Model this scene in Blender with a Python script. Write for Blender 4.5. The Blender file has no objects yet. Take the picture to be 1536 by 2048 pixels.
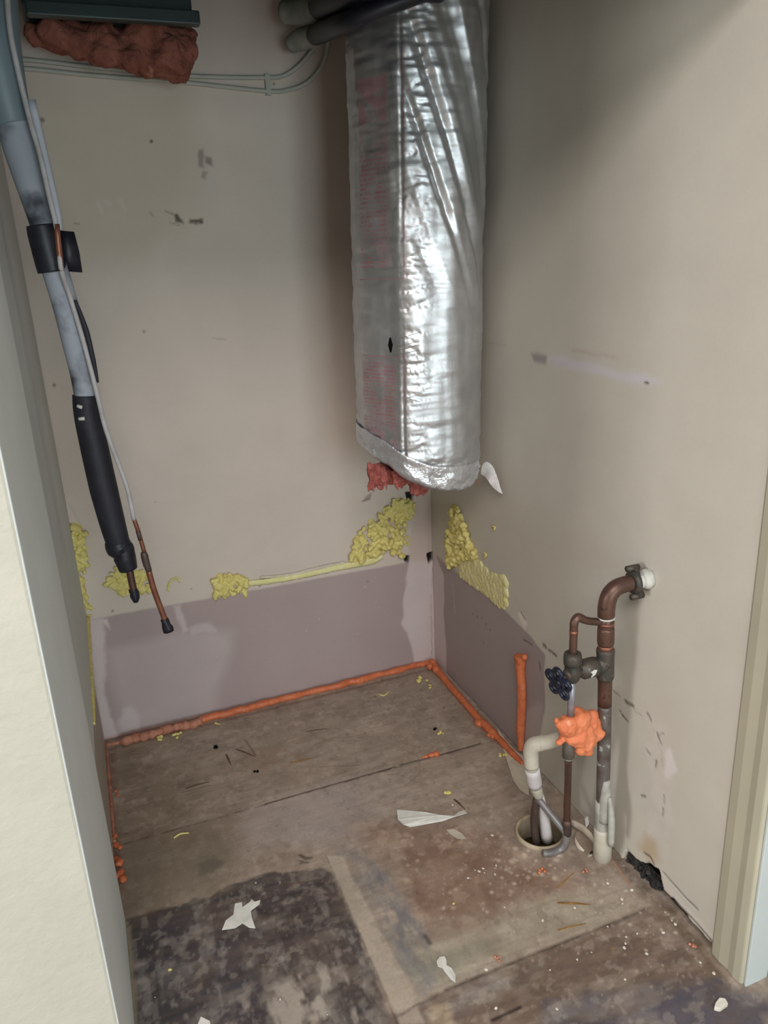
import bpy, bmesh, math, random
import numpy as np
from mathutils import Vector, Matrix
random.seed(7); RNG = np.random.RandomState(7)
C = bpy.context.scene
col = C.collection

# ------------------------------------------------------------------ camera
FPX = 1528.7
ROT = np.array([[0.92899656, -0.36747743, 0.04388316], [-0.15381125, -0.27552439, 0.94890906], [0.33661179, 0.88828298, 0.31248337]])
CAM = np.array([-0.958, -2.105, 1.30])
cd = bpy.data.cameras.new('camera'); cam = bpy.data.objects.new('camera', cd); col.objects.link(cam)
r_, d_, f_ = ROT
M = Matrix(((r_[0], -d_[0], -f_[0], CAM[0]), (r_[1], -d_[1], -f_[1], CAM[1]), (-r_[2], d_[2], f_[2], CAM[2]), (0, 0, 0, 1)))
cam.matrix_world = M
cd.sensor_fit = 'VERTICAL'; cd.sensor_height = 36; cd.sensor_width = 27; cd.lens = FPX / 2048 * 36
cd.clip_start = 0.02
C.camera = cam
C.view_settings.view_transform = 'Standard'; C.view_settings.look = 'None'
C.view_settings.gamma = 1; C.view_settings.use_curve_mapping = False
C.view_settings.exposure = -0.14

# ------------------------------------------------------------------ light
w = bpy.data.worlds.new('world'); C.world = w; w.use_nodes = True
w.node_tree.nodes['Background'].inputs[0].default_value = (0.55, 0.68, 0.75, 1)
w.node_tree.nodes['Background'].inputs[1].default_value = 0.25
def area(name, loc, target, sx, sy, power, colr):
    l = bpy.data.lights.new(name, 'AREA'); l.shape = 'RECTANGLE'; l.size = sx; l.size_y = sy
    l.energy = power; l.color = colr
    o = bpy.data.objects.new(name, l); col.objects.link(o)
    o.location = loc
    o.rotation_euler = (Vector(target) - Vector(loc)).to_track_quat('-Z', 'Y').to_euler()
    return o
area('daylight_side_window', (-5.97, -2.7, 1.25), (0, -2.7, 1.25), 1.3, 1.3, 122, (0.97, 0.98, 0.97))
area('added_overhead_fill', (-1.3, -3.0, 2.36), (-1.3, -3.0, 0), 1.4, 1.4, 92, (1.0, 0.925, 0.905))  # added overhead fill, like ceiling bounce, so the closet walls darken upward
area('daylight_glass_door', (-0.40, -4.97, 0.92), (-0.40, 0, 0.92), 1.5, 1.6, 76, (0.80, 0.96, 1.0))

# ------------------------------------------------------------------ measuring helpers (a photo point on a known plane of the room)
def on(ax, val, px, py):
    v = ROT.T @ np.array([px - 768, py - 1024, FPX]); v = np.array([v[0], v[1], -v[2]])
    t = (val - CAM[ax]) / v[ax]
    return CAM + v * t
def FL(px, py, z=0.0): return Vector(on(2, z, px, py))
def BW(px, py, d=0.0): return Vector(on(1, -d, px, py))
def RW(px, py, d=0.0): return Vector(on(0, -d, px, py))
XL = -1.067; XU = -1.055          # left wall: bare lower panel, upper drywall sheet
YF = -1.20                        # front edge of the left wall
BAND = 0.387

# ------------------------------------------------------------------ materials
def newmat(name):
    m = bpy.data.materials.new(name); m.use_nodes = True
    return m, m.node_tree, m.node_tree.nodes['Principled BSDF']
def ramp(nt, src, stops):
    r = nt.nodes.new('ShaderNodeValToRGB'); nt.links.new(src, r.inputs[0])
    e = r.color_ramp.elements
    while len(e) < len(stops): e.new(0.5)
    for i, (p, c) in enumerate(stops):
        e[i].position = p; e[i].color = (*c, 1) if len(c) == 3 else c
    return r.outputs[0]
def noise(nt, scale, detail=4, rough=0.55, vec=None, dist=0):
    n = nt.nodes.new('ShaderNodeTexNoise'); n.inputs['Scale'].default_value = scale
    n.inputs['Detail'].default_value = detail; n.inputs['Roughness'].default_value = rough
    n.inputs['Distortion'].default_value = dist
    if vec is None:
        tc = nt.nodes.new('ShaderNodeTexCoord'); vec = tc.outputs['Object']
    nt.links.new(vec, n.inputs['Vector'])
    return n.outputs['Fac']
def mapping(nt, scale, out='Object'):
    tc = nt.nodes.new('ShaderNodeTexCoord'); mp = nt.nodes.new('ShaderNodeMapping')
    mp.inputs['Scale'].default_value = scale; nt.links.new(tc.outputs[out], mp.inputs[0])
    return mp.outputs[0]
def bump(nt, bs, h, strength, dist=0.002):
    b = nt.nodes.new('ShaderNodeBump'); b.inputs['Strength'].default_value = strength; b.inputs['Distance'].default_value = dist
    nt.links.new(h, b.inputs['Height']); nt.links.new(b.outputs[0], bs.inputs['Normal'])
def lin(c): return tuple(((v / 255 + 0.055) / 1.055) ** 2.4 if v > 10 else v / 255 / 12.92 for v in c)
def mat(name, c1, c2=None, scale=20, rough=0.7, metal=0.0, bmp=0.0, bscale=60, bdist=0.002, spec=0.4, lo=0.35, hi=0.65, c3=None, p3=0.72):
    m, nt, bs = newmat(name)
    c1 = lin(c1); c2 = lin(c2) if c2 else c1
    stops = [(lo, c1), (hi, c2)]
    if c3: stops.append((p3, lin(c3)))
    nt.links.new(ramp(nt, noise(nt, scale), stops), bs.inputs['Base Color'])
    bs.inputs['Roughness'].default_value = rough; bs.inputs['Metallic'].default_value = metal
    bs.inputs['Specular IOR Level'].default_value = spec
    if bmp: bump(nt, bs, noise(nt, bscale, 3), bmp, bdist)
    return m
def paintmat(name, rough, bscale, bstr, nscale=6, amp=0.12, spec=0.3, fine=0, bdist=0.002, roughattr=False):
    m, nt, bs = newmat(name)
    at = nt.nodes.new('ShaderNodeAttribute'); at.attribute_name = 'paint'
    v = ramp(nt, noise(nt, nscale, 6, 0.6), [(0.3, (1 - amp,) * 3), (0.7, (1 + amp * 0.3,) * 3)])
    mx = nt.nodes.new('ShaderNodeMix'); mx.data_type = 'RGBA'; mx.blend_type = 'MULTIPLY'; mx.inputs[0].default_value = 1
    nt.links.new(at.outputs['Color'], mx.inputs[6]); nt.links.new(v, mx.inputs[7])
    out = mx.outputs[2]
    if fine:
        v2 = ramp(nt, noise(nt, 140, 5, 0.7), [(0.3, (1 - fine,) * 3), (0.7, (1.0,) * 3)])
        m2 = nt.nodes.new('ShaderNodeMix'); m2.data_type = 'RGBA'; m2.blend_type = 'MULTIPLY'; m2.inputs[0].default_value = 1
        nt.links.new(out, m2.inputs[6]); nt.links.new(v2, m2.inputs[7]); out = m2.outputs[2]
    nt.links.new(out, bs.inputs['Base Color'])
    bs.inputs['Roughness'].default_value = rough; bs.inputs['Specular IOR Level'].default_value = spec
    bump(nt, bs, noise(nt, bscale, 3), bstr, bdist)
    return m
MT = {}
MT['wall'] = paintmat('wall_paint', 0.6, 130, 0.12, 5, 0.07, fine=0.03)
MT['floor'] = paintmat('subfloor', 0.62, 90, 0.35, 9, 0.16, spec=0.35, fine=0.16)
MT['peel'] = mat('orange_peel_wall', (184, 182, 170), (177, 176, 164), 8, 0.6, bmp=0.5, bscale=75, bdist=0.003)
MT['reveal'] = mat('jamb_paint', (196, 196, 192), (186, 187, 184), 9, 0.42, bmp=0.12, bscale=50)
MT['green_wall'] = mat('green_grey_wall', (170, 182, 165), (160, 172, 156), 5, 0.6)
MT['room'] = mat('room_paint', (158, 155, 146), (150, 148, 140), 3, 0.7)
MT['ceil'] = mat('ceiling_paint', (150, 154, 148), (144, 148, 142), 3, 0.8)
MT['light_block'] = mat('dark_light_block', (84, 86, 80), (72, 74, 70), 8, 0.8)  # dark tone chosen to cut bounce light inside the closet
MT['trim'] = mat('trim_paint', (178, 172, 152), (170, 165, 146), 5, 0.5, bmp=0.1, bscale=40)
MT['trim_white'] = mat('white_trim', (196, 202, 202), (188, 196, 196), 5, 0.45)
MT['blackdoor'] = mat('black_door', (14, 14, 20), (20, 20, 26), 4, 0.35)
MT['yfoam'] = mat('yellow_foam', (222, 210, 140), (204, 190, 112), 70, 0.75, bmp=0.6, bscale=160, bdist=0.003, c3=(232, 224, 168), spec=0.3)
MT['yfoam_thin'] = mat('yellow_foam_smear', (214, 206, 140), (222, 216, 168), 40, 0.7, bmp=0.6, bscale=90, bdist=0.003)
MT['ofoam'] = mat('orange_foam', (206, 116, 74), (186, 98, 62), 40, 0.5, bmp=0.35, bscale=70, bdist=0.003, c3=(222, 140, 98), spec=0.45)
MT['ofoam_pale'] = mat('dusty_orange_foam', (190, 132, 108), (160, 102, 82), 45, 0.65, bmp=0.3, bscale=70, c3=(196, 142, 120))
MT['oblob'] = mat('bright_orange_foam', (218, 132, 92), (206, 114, 74), 30, 0.55, bmp=0.4, bscale=60, bdist=0.004, c3=(232, 158, 122))
MT['pink'] = mat('pink_fibreglass', (150, 98, 86), (120, 74, 62), 22, 0.95, bmp=0.9, bscale=60, bdist=0.01, c3=(166, 116, 102), spec=0.1)
MT['pinkred'] = mat('red_fibreglass', (170, 100, 92), (130, 66, 60), 60, 0.95, bmp=0.9, bscale=120, bdist=0.006, c3=(206, 140, 130), spec=0.1)
MT['copper'] = mat('aged_copper', (84, 62, 54), (102, 74, 62), 30, 0.42, 0.5, bmp=0.15, bscale=80, c3=(66, 52, 50), spec=0.5)
MT['copper_bright'] = mat('orange_copper', (140, 92, 74), (116, 72, 58), 26, 0.4, 0.5, bmp=0.1, c3=(112, 66, 54))
MT['copper_dark'] = mat('heat_darkened_copper', (78, 66, 64), (96, 76, 68), 60, 0.5, 0.4)
MT['verdigris'] = mat('green_bronze', (66, 68, 64), (84, 72, 64), 60, 0.5, 0.35, bmp=0.4, bscale=120, c3=(96, 116, 110))
MT['paintedpipe'] = mat('paint_splattered_pipe', (86, 72, 68), (106, 100, 96), 42, 0.5, 0.25, bmp=0.3, bscale=90, c3=(168, 168, 162), p3=0.68)
MT['pvc'] = mat('pvc_plastic', (196, 190, 176), (182, 174, 158), 25, 0.4, bmp=0.06)
MT['pvc_white'] = mat('white_pvc', (206, 200, 200), (194, 188, 188), 25, 0.4)
MT['pvc_green'] = mat('painted_sleeve', (172, 171, 162), (146, 144, 136), 30, 0.5, bmp=0.3, bscale=60)
MT['greypipe'] = mat('grey_metal_pipe', (138, 134, 132), (118, 112, 112), 40, 0.4, 0.35, bmp=0.15)
MT['steelpipe'] = mat('painted_steel_pipe', (176, 176, 182), (120, 118, 128), 18, 0.35, 0.4)
MT['darkcap'] = mat('dark_coupling', (84, 76, 66), (70, 62, 56), 30, 0.5)
MT['blue'] = mat('blue_handwheel', (22, 24, 34), (32, 38, 58), 50, 0.35, 0.1, bmp=0.3, bscale=100)
MT['insul'] = mat('grey_pipe_insulation', (150, 156, 168), (176, 180, 190), 16, 0.7, bmp=0.2, bscale=30, c3=(160, 166, 176), lo=0.3, hi=0.5)
MT['insul_old'] = mat('weathered_pipe_insulation', (120, 124, 118), (150, 152, 142), 22, 0.75, bmp=0.3, bscale=40)
MT['rubble'] = mat('dusty_black_rubble', (20, 20, 20), (60, 58, 56), 70, 0.85, c3=(110, 106, 98))
MT['insul_dirty'] = mat('sooty_pipe_insulation', (52, 54, 62), (150, 156, 166), 9, 0.7, bmp=0.2, bscale=30, lo=0.38, hi=0.55)
MT['teal'] = mat('grey_tape_wrap', (92, 108, 118), (112, 126, 134), 8, 0.45, bmp=0.2, bscale=25)
MT['tape'] = mat('black_tape', (24, 24, 34), (34, 34, 44), 60, 0.45, bmp=0.4, bscale=50, spec=0.4)
MT['rubber'] = mat('black_rubber', (26, 26, 34), (36, 36, 46), 30, 0.6, bmp=0.2, bscale=60)
MT['black'] = mat('black_void', (8, 7, 7), (14, 12, 12), 60, 0.9, spec=0.1)
MT['whiteline'] = mat('white_coated_line', (176, 174, 176), (156, 152, 154), 30, 0.5)
MT['cable'] = mat('painted_cable', (176, 176, 166), (164, 166, 156), 20, 0.55)
MT['cabinet'] = mat('dark_cabinet_metal', (52, 64, 64), (60, 74, 74), 6, 0.4, 0.3)
MT['paper'] = mat('white_drywall_paper', (226, 225, 218), (214, 213, 206), 30, 0.8, bmp=0.1)
MT['beige_paper'] = mat('beige_drywall_paper', (206, 196, 178), (190, 180, 162), 30, 0.8, bmp=0.1)
MT['chip'] = mat('white_plaster', (214, 208, 196), (196, 188, 174), 50, 0.9)
MT['straw'] = mat('straw_wood', (160, 124, 70), (120, 90, 52), 40, 0.8)
MT['twig'] = mat('brown_wood', (86, 64, 48), (104, 80, 58), 40, 0.8)
MT['oak'] = mat('yellow_wood', (150, 140, 74), (120, 108, 56), 12, 0.5)
MT['rimpvc'] = mat('dirty_pipe_rim', (186, 172, 148), (136, 116, 88), 26, 0.5, lo=0.4, hi=0.7)
MT['scum'] = mat('brown_stained_bottom', (118, 98, 52), (66, 50, 30), 40, 0.35, c3=(130, 110, 60))
MT['glass_frame'] = mat('window_frame_paint', (220, 220, 216), (212, 212, 208), 4, 0.5)
MT['whitepaint'] = mat('white_paint_glob', (206, 206, 198), (186, 186, 178), 40, 0.6, bmp=0.3)

def foilmat():
    m, nt, bs = newmat('foil_jacket')
    uv = nt.nodes.new('ShaderNodeUVMap'); uv.uv_map = 'UVMap'
    sep = nt.nodes.new('ShaderNodeSeparateXYZ'); nt.links.new(uv.outputs[0], sep.inputs[0])
    U, V = sep.outputs[0], sep.outputs[1]
    def mth(op, a, b=None, c=None):
        n = nt.nodes.new('ShaderNodeMath'); n.operation = op
        for i, x in enumerate((a, b, c)):
            if x is None: continue
            if isinstance(x, (int, float)): n.inputs[i].default_value = x
            else: nt.links.new(x, n.inputs[i])
        return n.outputs[0]
    def rng(x, a, b, s=0.002): # soft box
        return mth('MULTIPLY', mth('SMOOTH_MIN', mth('MAXIMUM', mth('DIVIDE', mth('SUBTRACT', x, a), s), 0), 1, 0),
                   mth('SMOOTH_MIN', mth('MAXIMUM', mth('DIVIDE', mth('SUBTRACT', b, x), s), 0), 1, 0))
    def words(scu, row):
        mp = nt.nodes.new('ShaderNodeMapping'); mp.inputs['Scale'].default_value = (scu, 1 / row, 1)
        nt.links.new(uv.outputs[0], mp.inputs[0])
        v = nt.nodes.new('ShaderNodeTexWhiteNoise'); v.noise_dimensions = '2D'
        sn = nt.nodes.new('ShaderNodeVectorMath'); sn.operation = 'FLOOR'; nt.links.new(mp.outputs[0], sn.inputs[0])
        nt.links.new(sn.outputs[0], v.inputs[0])
        w_ = mth('GREATER_THAN', v.outputs['Value'], 0.22)
        fr = mth('FRACT', mth('DIVIDE', V, row)); ln = mth('MULTIPLY', mth('GREATER_THAN', fr, 0.28), mth('LESS_THAN', fr, 0.75))
        return mth('MULTIPLY', w_, ln)
    # U runs from -0.22 (left silhouette) to 0 at the crease; V is height in metres
    Vt = mth('ADD', V, mth('MULTIPLY', U, 0.0))
    block1 = mth('MULTIPLY', mth('MULTIPLY', rng(U, -0.128, -0.025), rng(Vt, 0.86, 1.083)), words(230, 0.0085))
    block2 = mth('MULTIPLY', mth('MULTIPLY', rng(U, -0.125, -0.045), rng(Vt, 1.285, 1.545)), words(260, 0.0095))
    block3 = mth('MULTIPLY', mth('MULTIPLY', rng(U, -0.125, -0.04), rng(Vt, 1.575, 1.665)), 0.85)
    l1 = mth('MULTIPLY', rng(U, -0.131, -0.0), rng(Vt, 1.090, 1.0935, 0.0008))
    l2 = mth('MULTIPLY', rng(U, -0.0035, -0.0, 0.0008), rng(Vt, 0.965, 1.09))
    l3 = mth('MULTIPLY', rng(U, -0.0035, -0.0, 0.0008), rng(Vt, 1.262, 1.69))
    l4 = mth('MULTIPLY', rng(U, -0.135, -0.0), rng(Vt, 1.259, 1.2625, 0.0008))
    l5 = mth('MULTIPLY', rng(U, -0.1325, -0.1295, 0.0008), rng(Vt, 0.85, 1.09))
    tint1 = mth('MULTIPLY', mth('MULTIPLY', rng(U, -0.13, -0.02), rng(Vt, 0.86, 1.085)), 0.30); tint2 = mth('MULTIPLY', mth('MULTIPLY', rng(U, -0.125, -0.03), rng(Vt, 1.285, 1.665)), 0.30)
    red = mth('MAXIMUM', block1, mth('MAXIMUM', tint1, tint2))
    for x in (block2, block3, l1, l2, l3, l4, l5): red = mth('MAXIMUM', red, x)
    wear = ramp(nt, noise(nt, 26, 4), [(0.34, (0, 0, 0)), (0.5, (1, 1, 1))])
    red = mth('MULTIPLY', mth('MULTIPLY', red, wear), 0.64)
    mx = nt.nodes.new('ShaderNodeMix'); mx.data_type = 'RGBA'
    nt.links.new(red, mx.inputs[0])
    base = ramp(nt, noise(nt, 14, 5), [(0.3, (0.50, 0.50, 0.515)), (0.7, (0.66, 0.66, 0.675))])
    nt.links.new(base, mx.inputs[6]); mx.inputs[7].default_value = (*lin((170, 72, 78)), 1)
    nt.links.new(mx.outputs[2], bs.inputs['Base Color'])
    nt.links.new(mth('SUBTRACT', 0.88, mth('MULTIPLY', red, 0.6)), bs.inputs['Metallic'])
    rr = ramp(nt, noise(nt, 9, 3), [(0.35, (0.36,) * 3), (0.65, (0.50,) * 3)])
    nt.links.new(rr, bs.inputs['Roughness'])
    # scrim grid + crinkles
    g1 = mth('PINGPONG', U, 0.006); g2 = mth('PINGPONG', V, 0.006)
    grid = mth('MAXIMUM', mth('LESS_THAN', g1, 0.0006), mth('LESS_THAN', g2, 0.0006))
    h = mth('ADD', mth('MULTIPLY', grid, 0.05), noise(nt, 15, 4, 0.5, dist=0.5))
    bump(nt, bs, h, 0.24, 0.006)
    return m
MT['foil'] = foilmat()
MT['foiltape'] = mat('crumpled_foil_tape', (204, 204, 208), (222, 222, 226), 20, 0.36, 0.7, bmp=0.8, bscale=45, bdist=0.008)
MT['foilpale'] = mat('pale_foil_strip', (190, 186, 184), (206, 202, 200), 20, 0.55, 0.3, bmp=0.6, bscale=50, bdist=0.006)

# ------------------------------------------------------------------ object helpers
WL = {}
def tag(o, label=None, cat=None, group=None, kind=None):
    if label: o['label'] = label
    if cat: o['category'] = cat
    if group: o['group'] = group
    if kind: o['kind'] = kind
    return o
def thing(name, label, cat, loc=(0, 0, 0), group=None):
    o = bpy.data.objects.new(name, None); col.objects.link(o); o.location = loc; o.empty_display_size = 0.05
    WL[o.name] = Vector(loc)
    return tag(o, label, cat, group)
class MB:
    def __init__(s): s.v = []; s.f = []
    def add(s, v, f):
        b = len(s.v); s.v += [Vector(p) for p in v]; s.f += [tuple(i + b for i in q) for q in f]; return s
    def box(s, lo, hi, m=None):
        x0, y0, z0 = lo; x1, y1, z1 = hi
        v = [Vector(p) for p in ((x0, y0, z0), (x1, y0, z0), (x1, y1, z0), (x0, y1, z0), (x0, y0, z1), (x1, y0, z1), (x1, y1, z1), (x0, y1, z1))]
        if m: v = [m @ p for p in v]
        return s.add(v, [(0, 3, 2, 1), (4, 5, 6, 7), (0, 1, 5, 4), (1, 2, 6, 5), (2, 3, 7, 6), (3, 0, 4, 7)])
    def tube(s, pts, rad, seg=16, sub=4, caps=True, closed=False, lump=0, flat=None):
        P = [Vector(p) for p in pts]; n = len(P)
        R = list(rad) if hasattr(rad, '__len__') else [rad] * n
        Q = []; RR = []
        rngi = range(n) if closed else range(n - 1)
        for i in rngi:
            if closed: p0, p1, p2, p3 = P[i - 1], P[i], P[(i + 1) % n], P[(i + 2) % n]
            else: p0, p1, p2, p3 = P[max(i - 1, 0)], P[i], P[i + 1], P[min(i + 2, n - 1)]
            for k in range(sub):
                t = k / sub
                Q.append(0.5 * ((2 * p1) + (p2 - p0) * t + (2 * p0 - 5 * p1 + 4 * p2 - p3) * t * t + (3 * p1 - p0 - 3 * p2 + p3) * t ** 3))
                RR.append(R[i] * (1 - t) + R[(i + 1) % n] * t)
        if not closed: Q.append(P[-1]); RR.append(R[-1])
        m = len(Q); up = None; v = []
        for i, q in enumerate(Q):
            a = Q[i - 1] if (i > 0 or closed) else q
            b = Q[(i + 1) % m] if (i < m - 1 or closed) else q
            t = (b - a).normalized() if (b - a).length > 1e-9 else Vector((0, 0, 1))
            if up is None:
                up = t.cross(Vector((0.31, 0.22, 0.93)));
                if up.length < 1e-3: up = t.cross(Vector((1, 0, 0)))
            up = (up - t * up.dot(t)).normalized(); w_ = t.cross(up)
            for k in range(seg):
                an = 2 * math.pi * k / seg
                rr = RR[i] * (1 + (lump * (RNG.rand() - 0.5) if lump else 0))
                d = up * math.cos(an) * rr + w_ * math.sin(an) * rr
                if flat is not None: d = Vector((d[0] * flat[0], d[1] * flat[1], d[2] * flat[2]))
                v.append(q + d)
        f = []
        for i in range(m if closed else m - 1):
            for k in range(seg):
                a = i * seg + k; b = i * seg + (k + 1) % seg; c = ((i + 1) % m) * seg
                f.append((a, b, c + (k + 1) % seg, c + k))
        if caps and not closed:
            f.append(tuple(reversed(range(seg)))); f.append(tuple(range((m - 1) * seg, m * seg)))
        return s.add(v, f)
    def sphere(s, c, r, seg=12, sc=(1, 1, 1), jit=0):
        c = Vector(c); v = [c + Vector((0, 0, -r * sc[2]))]; n = seg // 2
        for i in range(1, n):
            a = -math.pi / 2 + math.pi * i / n
            for k in range(seg):
                b = 2 * math.pi * k / seg; j = 1 + jit * (RNG.rand() - 0.5)
                v.append(c + Vector((math.cos(a) * math.cos(b) * r * sc[0] * j, math.cos(a) * math.sin(b) * r * sc[1] * j, math.sin(a) * r * sc[2] * j)))
        v.append(c + Vector((0, 0, r * sc[2]))); f = []
        for k in range(seg):
            f.append((0, 1 + (k + 1) % seg, 1 + k))
            for i in range(n - 2):
                a = 1 + i * seg; f.append((a + k, a + (k + 1) % seg, a + seg + (k + 1) % seg, a + seg + k))
            a = 1 + (n - 2) * seg; f.append((a + k, a + (k + 1) % seg, len(v) - 1))
        return s.add(v, f)
    def lathe(s, prof, origin, axis, seg=24, closed=False):
        ax = Vector(axis).normalized(); u = ax.orthogonal().normalized(); w_ = ax.cross(u); o = Vector(origin); v = []
        for r, h in prof:
            for k in range(seg):
                a = 2 * math.pi * k / seg; v.append(o + ax * h + (u * math.cos(a) + w_ * math.sin(a)) * r)
        f = []; n = len(prof)
        for i in range(n if closed else n - 1):
            j = (i + 1) % n
            for k in range(seg): f.append((i * seg + k, i * seg + (k + 1) % seg, j * seg + (k + 1) % seg, j * seg + k))
        if not closed: f.append(tuple(reversed(range(seg)))); f.append(tuple(range((n - 1) * seg, n * seg)))
        return s.add(v, f)
    def prism(s, pts, thick):   # closed outline of 3-D points, extruded by vector
        n = len(pts); t = Vector(thick); P = [Vector(p) for p in pts]
        return s.add(P + [p + t for p in P], [tuple(reversed(range(n))), tuple(range(n, 2 * n))] + [(i, (i + 1) % n, n + (i + 1) % n, n + i) for i in range(n)])
    def build(s, name, m, parent=None, smooth=True, remesh=0, bevel=0, disp=0, dscale=0.02, relax=2):
        off = WL.get(parent.name, Vector((0, 0, 0))) if parent else None
        if parent is None:
            c = Vector((0, 0, 0))
            if s.v:
                lo = Vector([min(p[i] for p in s.v) for i in range(3)]); hi = Vector([max(p[i] for p in s.v) for i in range(3)])
                c = (lo + hi) / 2; c.z = lo.z
            off = c
        me = bpy.data.meshes.new(name); me.from_pydata([tuple(p - off) for p in s.v], [], s.f); me.validate()
        bm = bmesh.new(); bm.from_mesh(me); bmesh.ops.recalc_face_normals(bm, faces=bm.faces); bm.to_mesh(me); bm.free()
        me.materials.append(m)
        if smooth: me.polygons.foreach_set('use_smooth', [True] * len(me.polygons))
        o = bpy.data.objects.new(name, me); col.objects.link(o)
        if parent: o.parent = parent; WL[o.name] = off
        else: o.location = off; WL[o.name] = off
        if remesh:
            md = o.modifiers.new('r', 'REMESH'); md.mode = 'VOXEL'; md.voxel_size = remesh; md.use_smooth_shade = True
            ms = o.modifiers.new('s', 'SMOOTH'); ms.factor = 0.5; ms.iterations = relax
        if disp:
            tx = bpy.data.textures.new(name, 'CLOUDS'); tx.noise_scale = dscale
            md = o.modifiers.new('d', 'DISPLACE'); md.texture = tx; md.strength = disp; md.texture_coords = 'LOCAL'
        if bevel:
            md = o.modifiers.new('b', 'BEVEL'); md.width = bevel; md.segments = 2; md.limit_method = 'ANGLE'
        return o

# ------------------------------------------------------------------ painted surfaces
def vnoise(a, b, scale, seed=0, octs=3):
    out = 0; amp = 1; tot = 0
    for o in range(octs):
        rs = np.random.RandomState(seed * 17 + o); T = rs.rand(256, 256)
        x = a * scale * 2 ** o + 1000; y = b * scale * 2 ** o + 1000
        xi = np.floor(x).astype(int); yi = np.floor(y).astype(int); fx = x - xi; fy = y - yi
        fx = fx * fx * (3 - 2 * fx); fy = fy * fy * (3 - 2 * fy)
        g = lambda i, j: T[(xi + i) % 256, (yi + j) % 256]
        out = out + amp * ((g(0, 0) * (1 - fx) + g(1, 0) * fx) * (1 - fy) + (g(0, 1) * (1 - fx) + g(1, 1) * fx) * fy)
        tot += amp; amp *= 0.5
    return out / tot
class Canvas:   # a wall or floor sheet with stains, patches and a few light tones painted in
    def __init__(s, us, vs, base):
        s.us, s.vs = np.array(us), np.array(vs); s.U, s.V = np.meshgrid(s.us, s.vs, indexing='ij')
        s.c = np.ones(s.U.shape + (3,)) * np.array(lin(base)); s.h = np.zeros(s.U.shape)
        s.k = 0
    def dist(s, pts, jit, jscale, seed):
        u = s.U + (vnoise(s.U, s.V, jscale, seed) - 0.5) * jit * 2; v = s.V + (vnoise(s.U, s.V, jscale, seed + 50) - 0.5) * jit * 2
        P = np.array(pts, float); n = len(P); dmin = np.full(u.shape, 1e9); ins = np.zeros(u.shape, bool)
        for i in range(n):
            a = P[i]; b = P[(i + 1) % n]; e = b - a
            t = np.clip(((u - a[0]) * e[0] + (v - a[1]) * e[1]) / max(e @ e, 1e-12), 0, 1)
            dmin = np.minimum(dmin, np.hypot(u - a[0] - t * e[0], v - a[1] - t * e[1]))
            if abs(e[1]) > 1e-12: ins ^= ((a[1] > v) != (b[1] > v)) & (u < a[0] + (v - a[1]) * e[0] / e[1])
        return np.where(ins, -dmin, dmin)
    def poly(s, pts, colr, soft=0.003, jit=0.004, jscale=60, alpha=1.0, depth=0, tex=0, tscale=30, seed=None, an=(1, 1)):
        s.k += 1; seed = s.k if seed is None else seed
        d = s.dist(pts, jit, jscale, seed)
        m = np.clip(0.5 - d / (2 * soft), 0, 1) * alpha
        if tex: m = m * np.clip((vnoise(s.U * an[0], s.V * an[1], tscale, seed + 9, 4) - 0.5) * 6 * tex + 1 - tex, 0, 1)
        s.c = s.c * (1 - m[..., None]) + np.array(lin(colr)) * m[..., None]
        if depth: s.h = s.h + m * depth
        return s
    def line(s, pts, w_, colr, alpha=1.0, jit=0.001, depth=0, tex=0, soft=None, jscale=60):
        s.k += 1; u = s.U + (vnoise(s.U, s.V, jscale, s.k) - 0.5) * jit * 2; v = s.V + (vnoise(s.U, s.V, jscale, s.k + 50) - 0.5) * jit * 2
        dm = np.full(u.shape, 1e9)
        for a, b in zip(pts[:-1], pts[1:]):
            a = np.array(a); b = np.array(b); e = b - a
            t = np.clip(((u - a[0]) * e[0] + (v - a[1]) * e[1]) / max(e @ e, 1e-12), 0, 1)
            dm = np.minimum(dm, np.hypot(u - a[0] - t * e[0], v - a[1] - t * e[1]))
        sf = soft or max(w_ * 0.5, 0.0015)
        m = np.clip(0.5 - (dm - w_ / 2) / (2 * sf), 0, 1) * alpha
        if tex: m = m * np.clip((vnoise(s.U, s.V, 60, s.k + 9, 3) - 0.5) * 6 * tex + 1 - tex, 0, 1)
        s.c = s.c * (1 - m[..., None]) + np.array(lin(colr)) * m[..., None]
        if depth: s.h = s.h + m * depth
        return s
    def specks(s, n, area_, colr, r=(0.001, 0.004), alpha=0.8, el=1.0):
        for i in range(n):
            cu = area_[0] + RNG.rand() * (area_[1] - area_[0]); cv = area_[2] + RNG.rand() * (area_[3] - area_[2]); rr = r[0] + RNG.rand() ** 2 * (r[1] - r[0])
            iu = np.searchsorted(s.us, [cu - 4 * rr * el, cu + 4 * rr * el]); iv = np.searchsorted(s.vs, [cv - 4 * rr, cv + 4 * rr])
            if iu[1] <= iu[0] or iv[1] <= iv[0]: continue
            sl = (slice(*iu), slice(*iv)); d = np.hypot((s.U[sl] - cu) / el, s.V[sl] - cv)
            m = (np.clip(1.2 - d / rr, 0, 1) * alpha)[..., None]
            s.c[sl] = s.c[sl] * (1 - m) + np.array(lin(colr)) * m
    def tint(s, scale, seed, amt, ca, cb):
        n = np.clip((vnoise(s.U, s.V, scale, seed, 4) - 0.5) * 3 + 0.5, 0, 1)[..., None]
        t = np.array(ca) * (1 - n) + np.array(cb) * n
        s.c = s.c * (1 - amt + amt * t)
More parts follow.
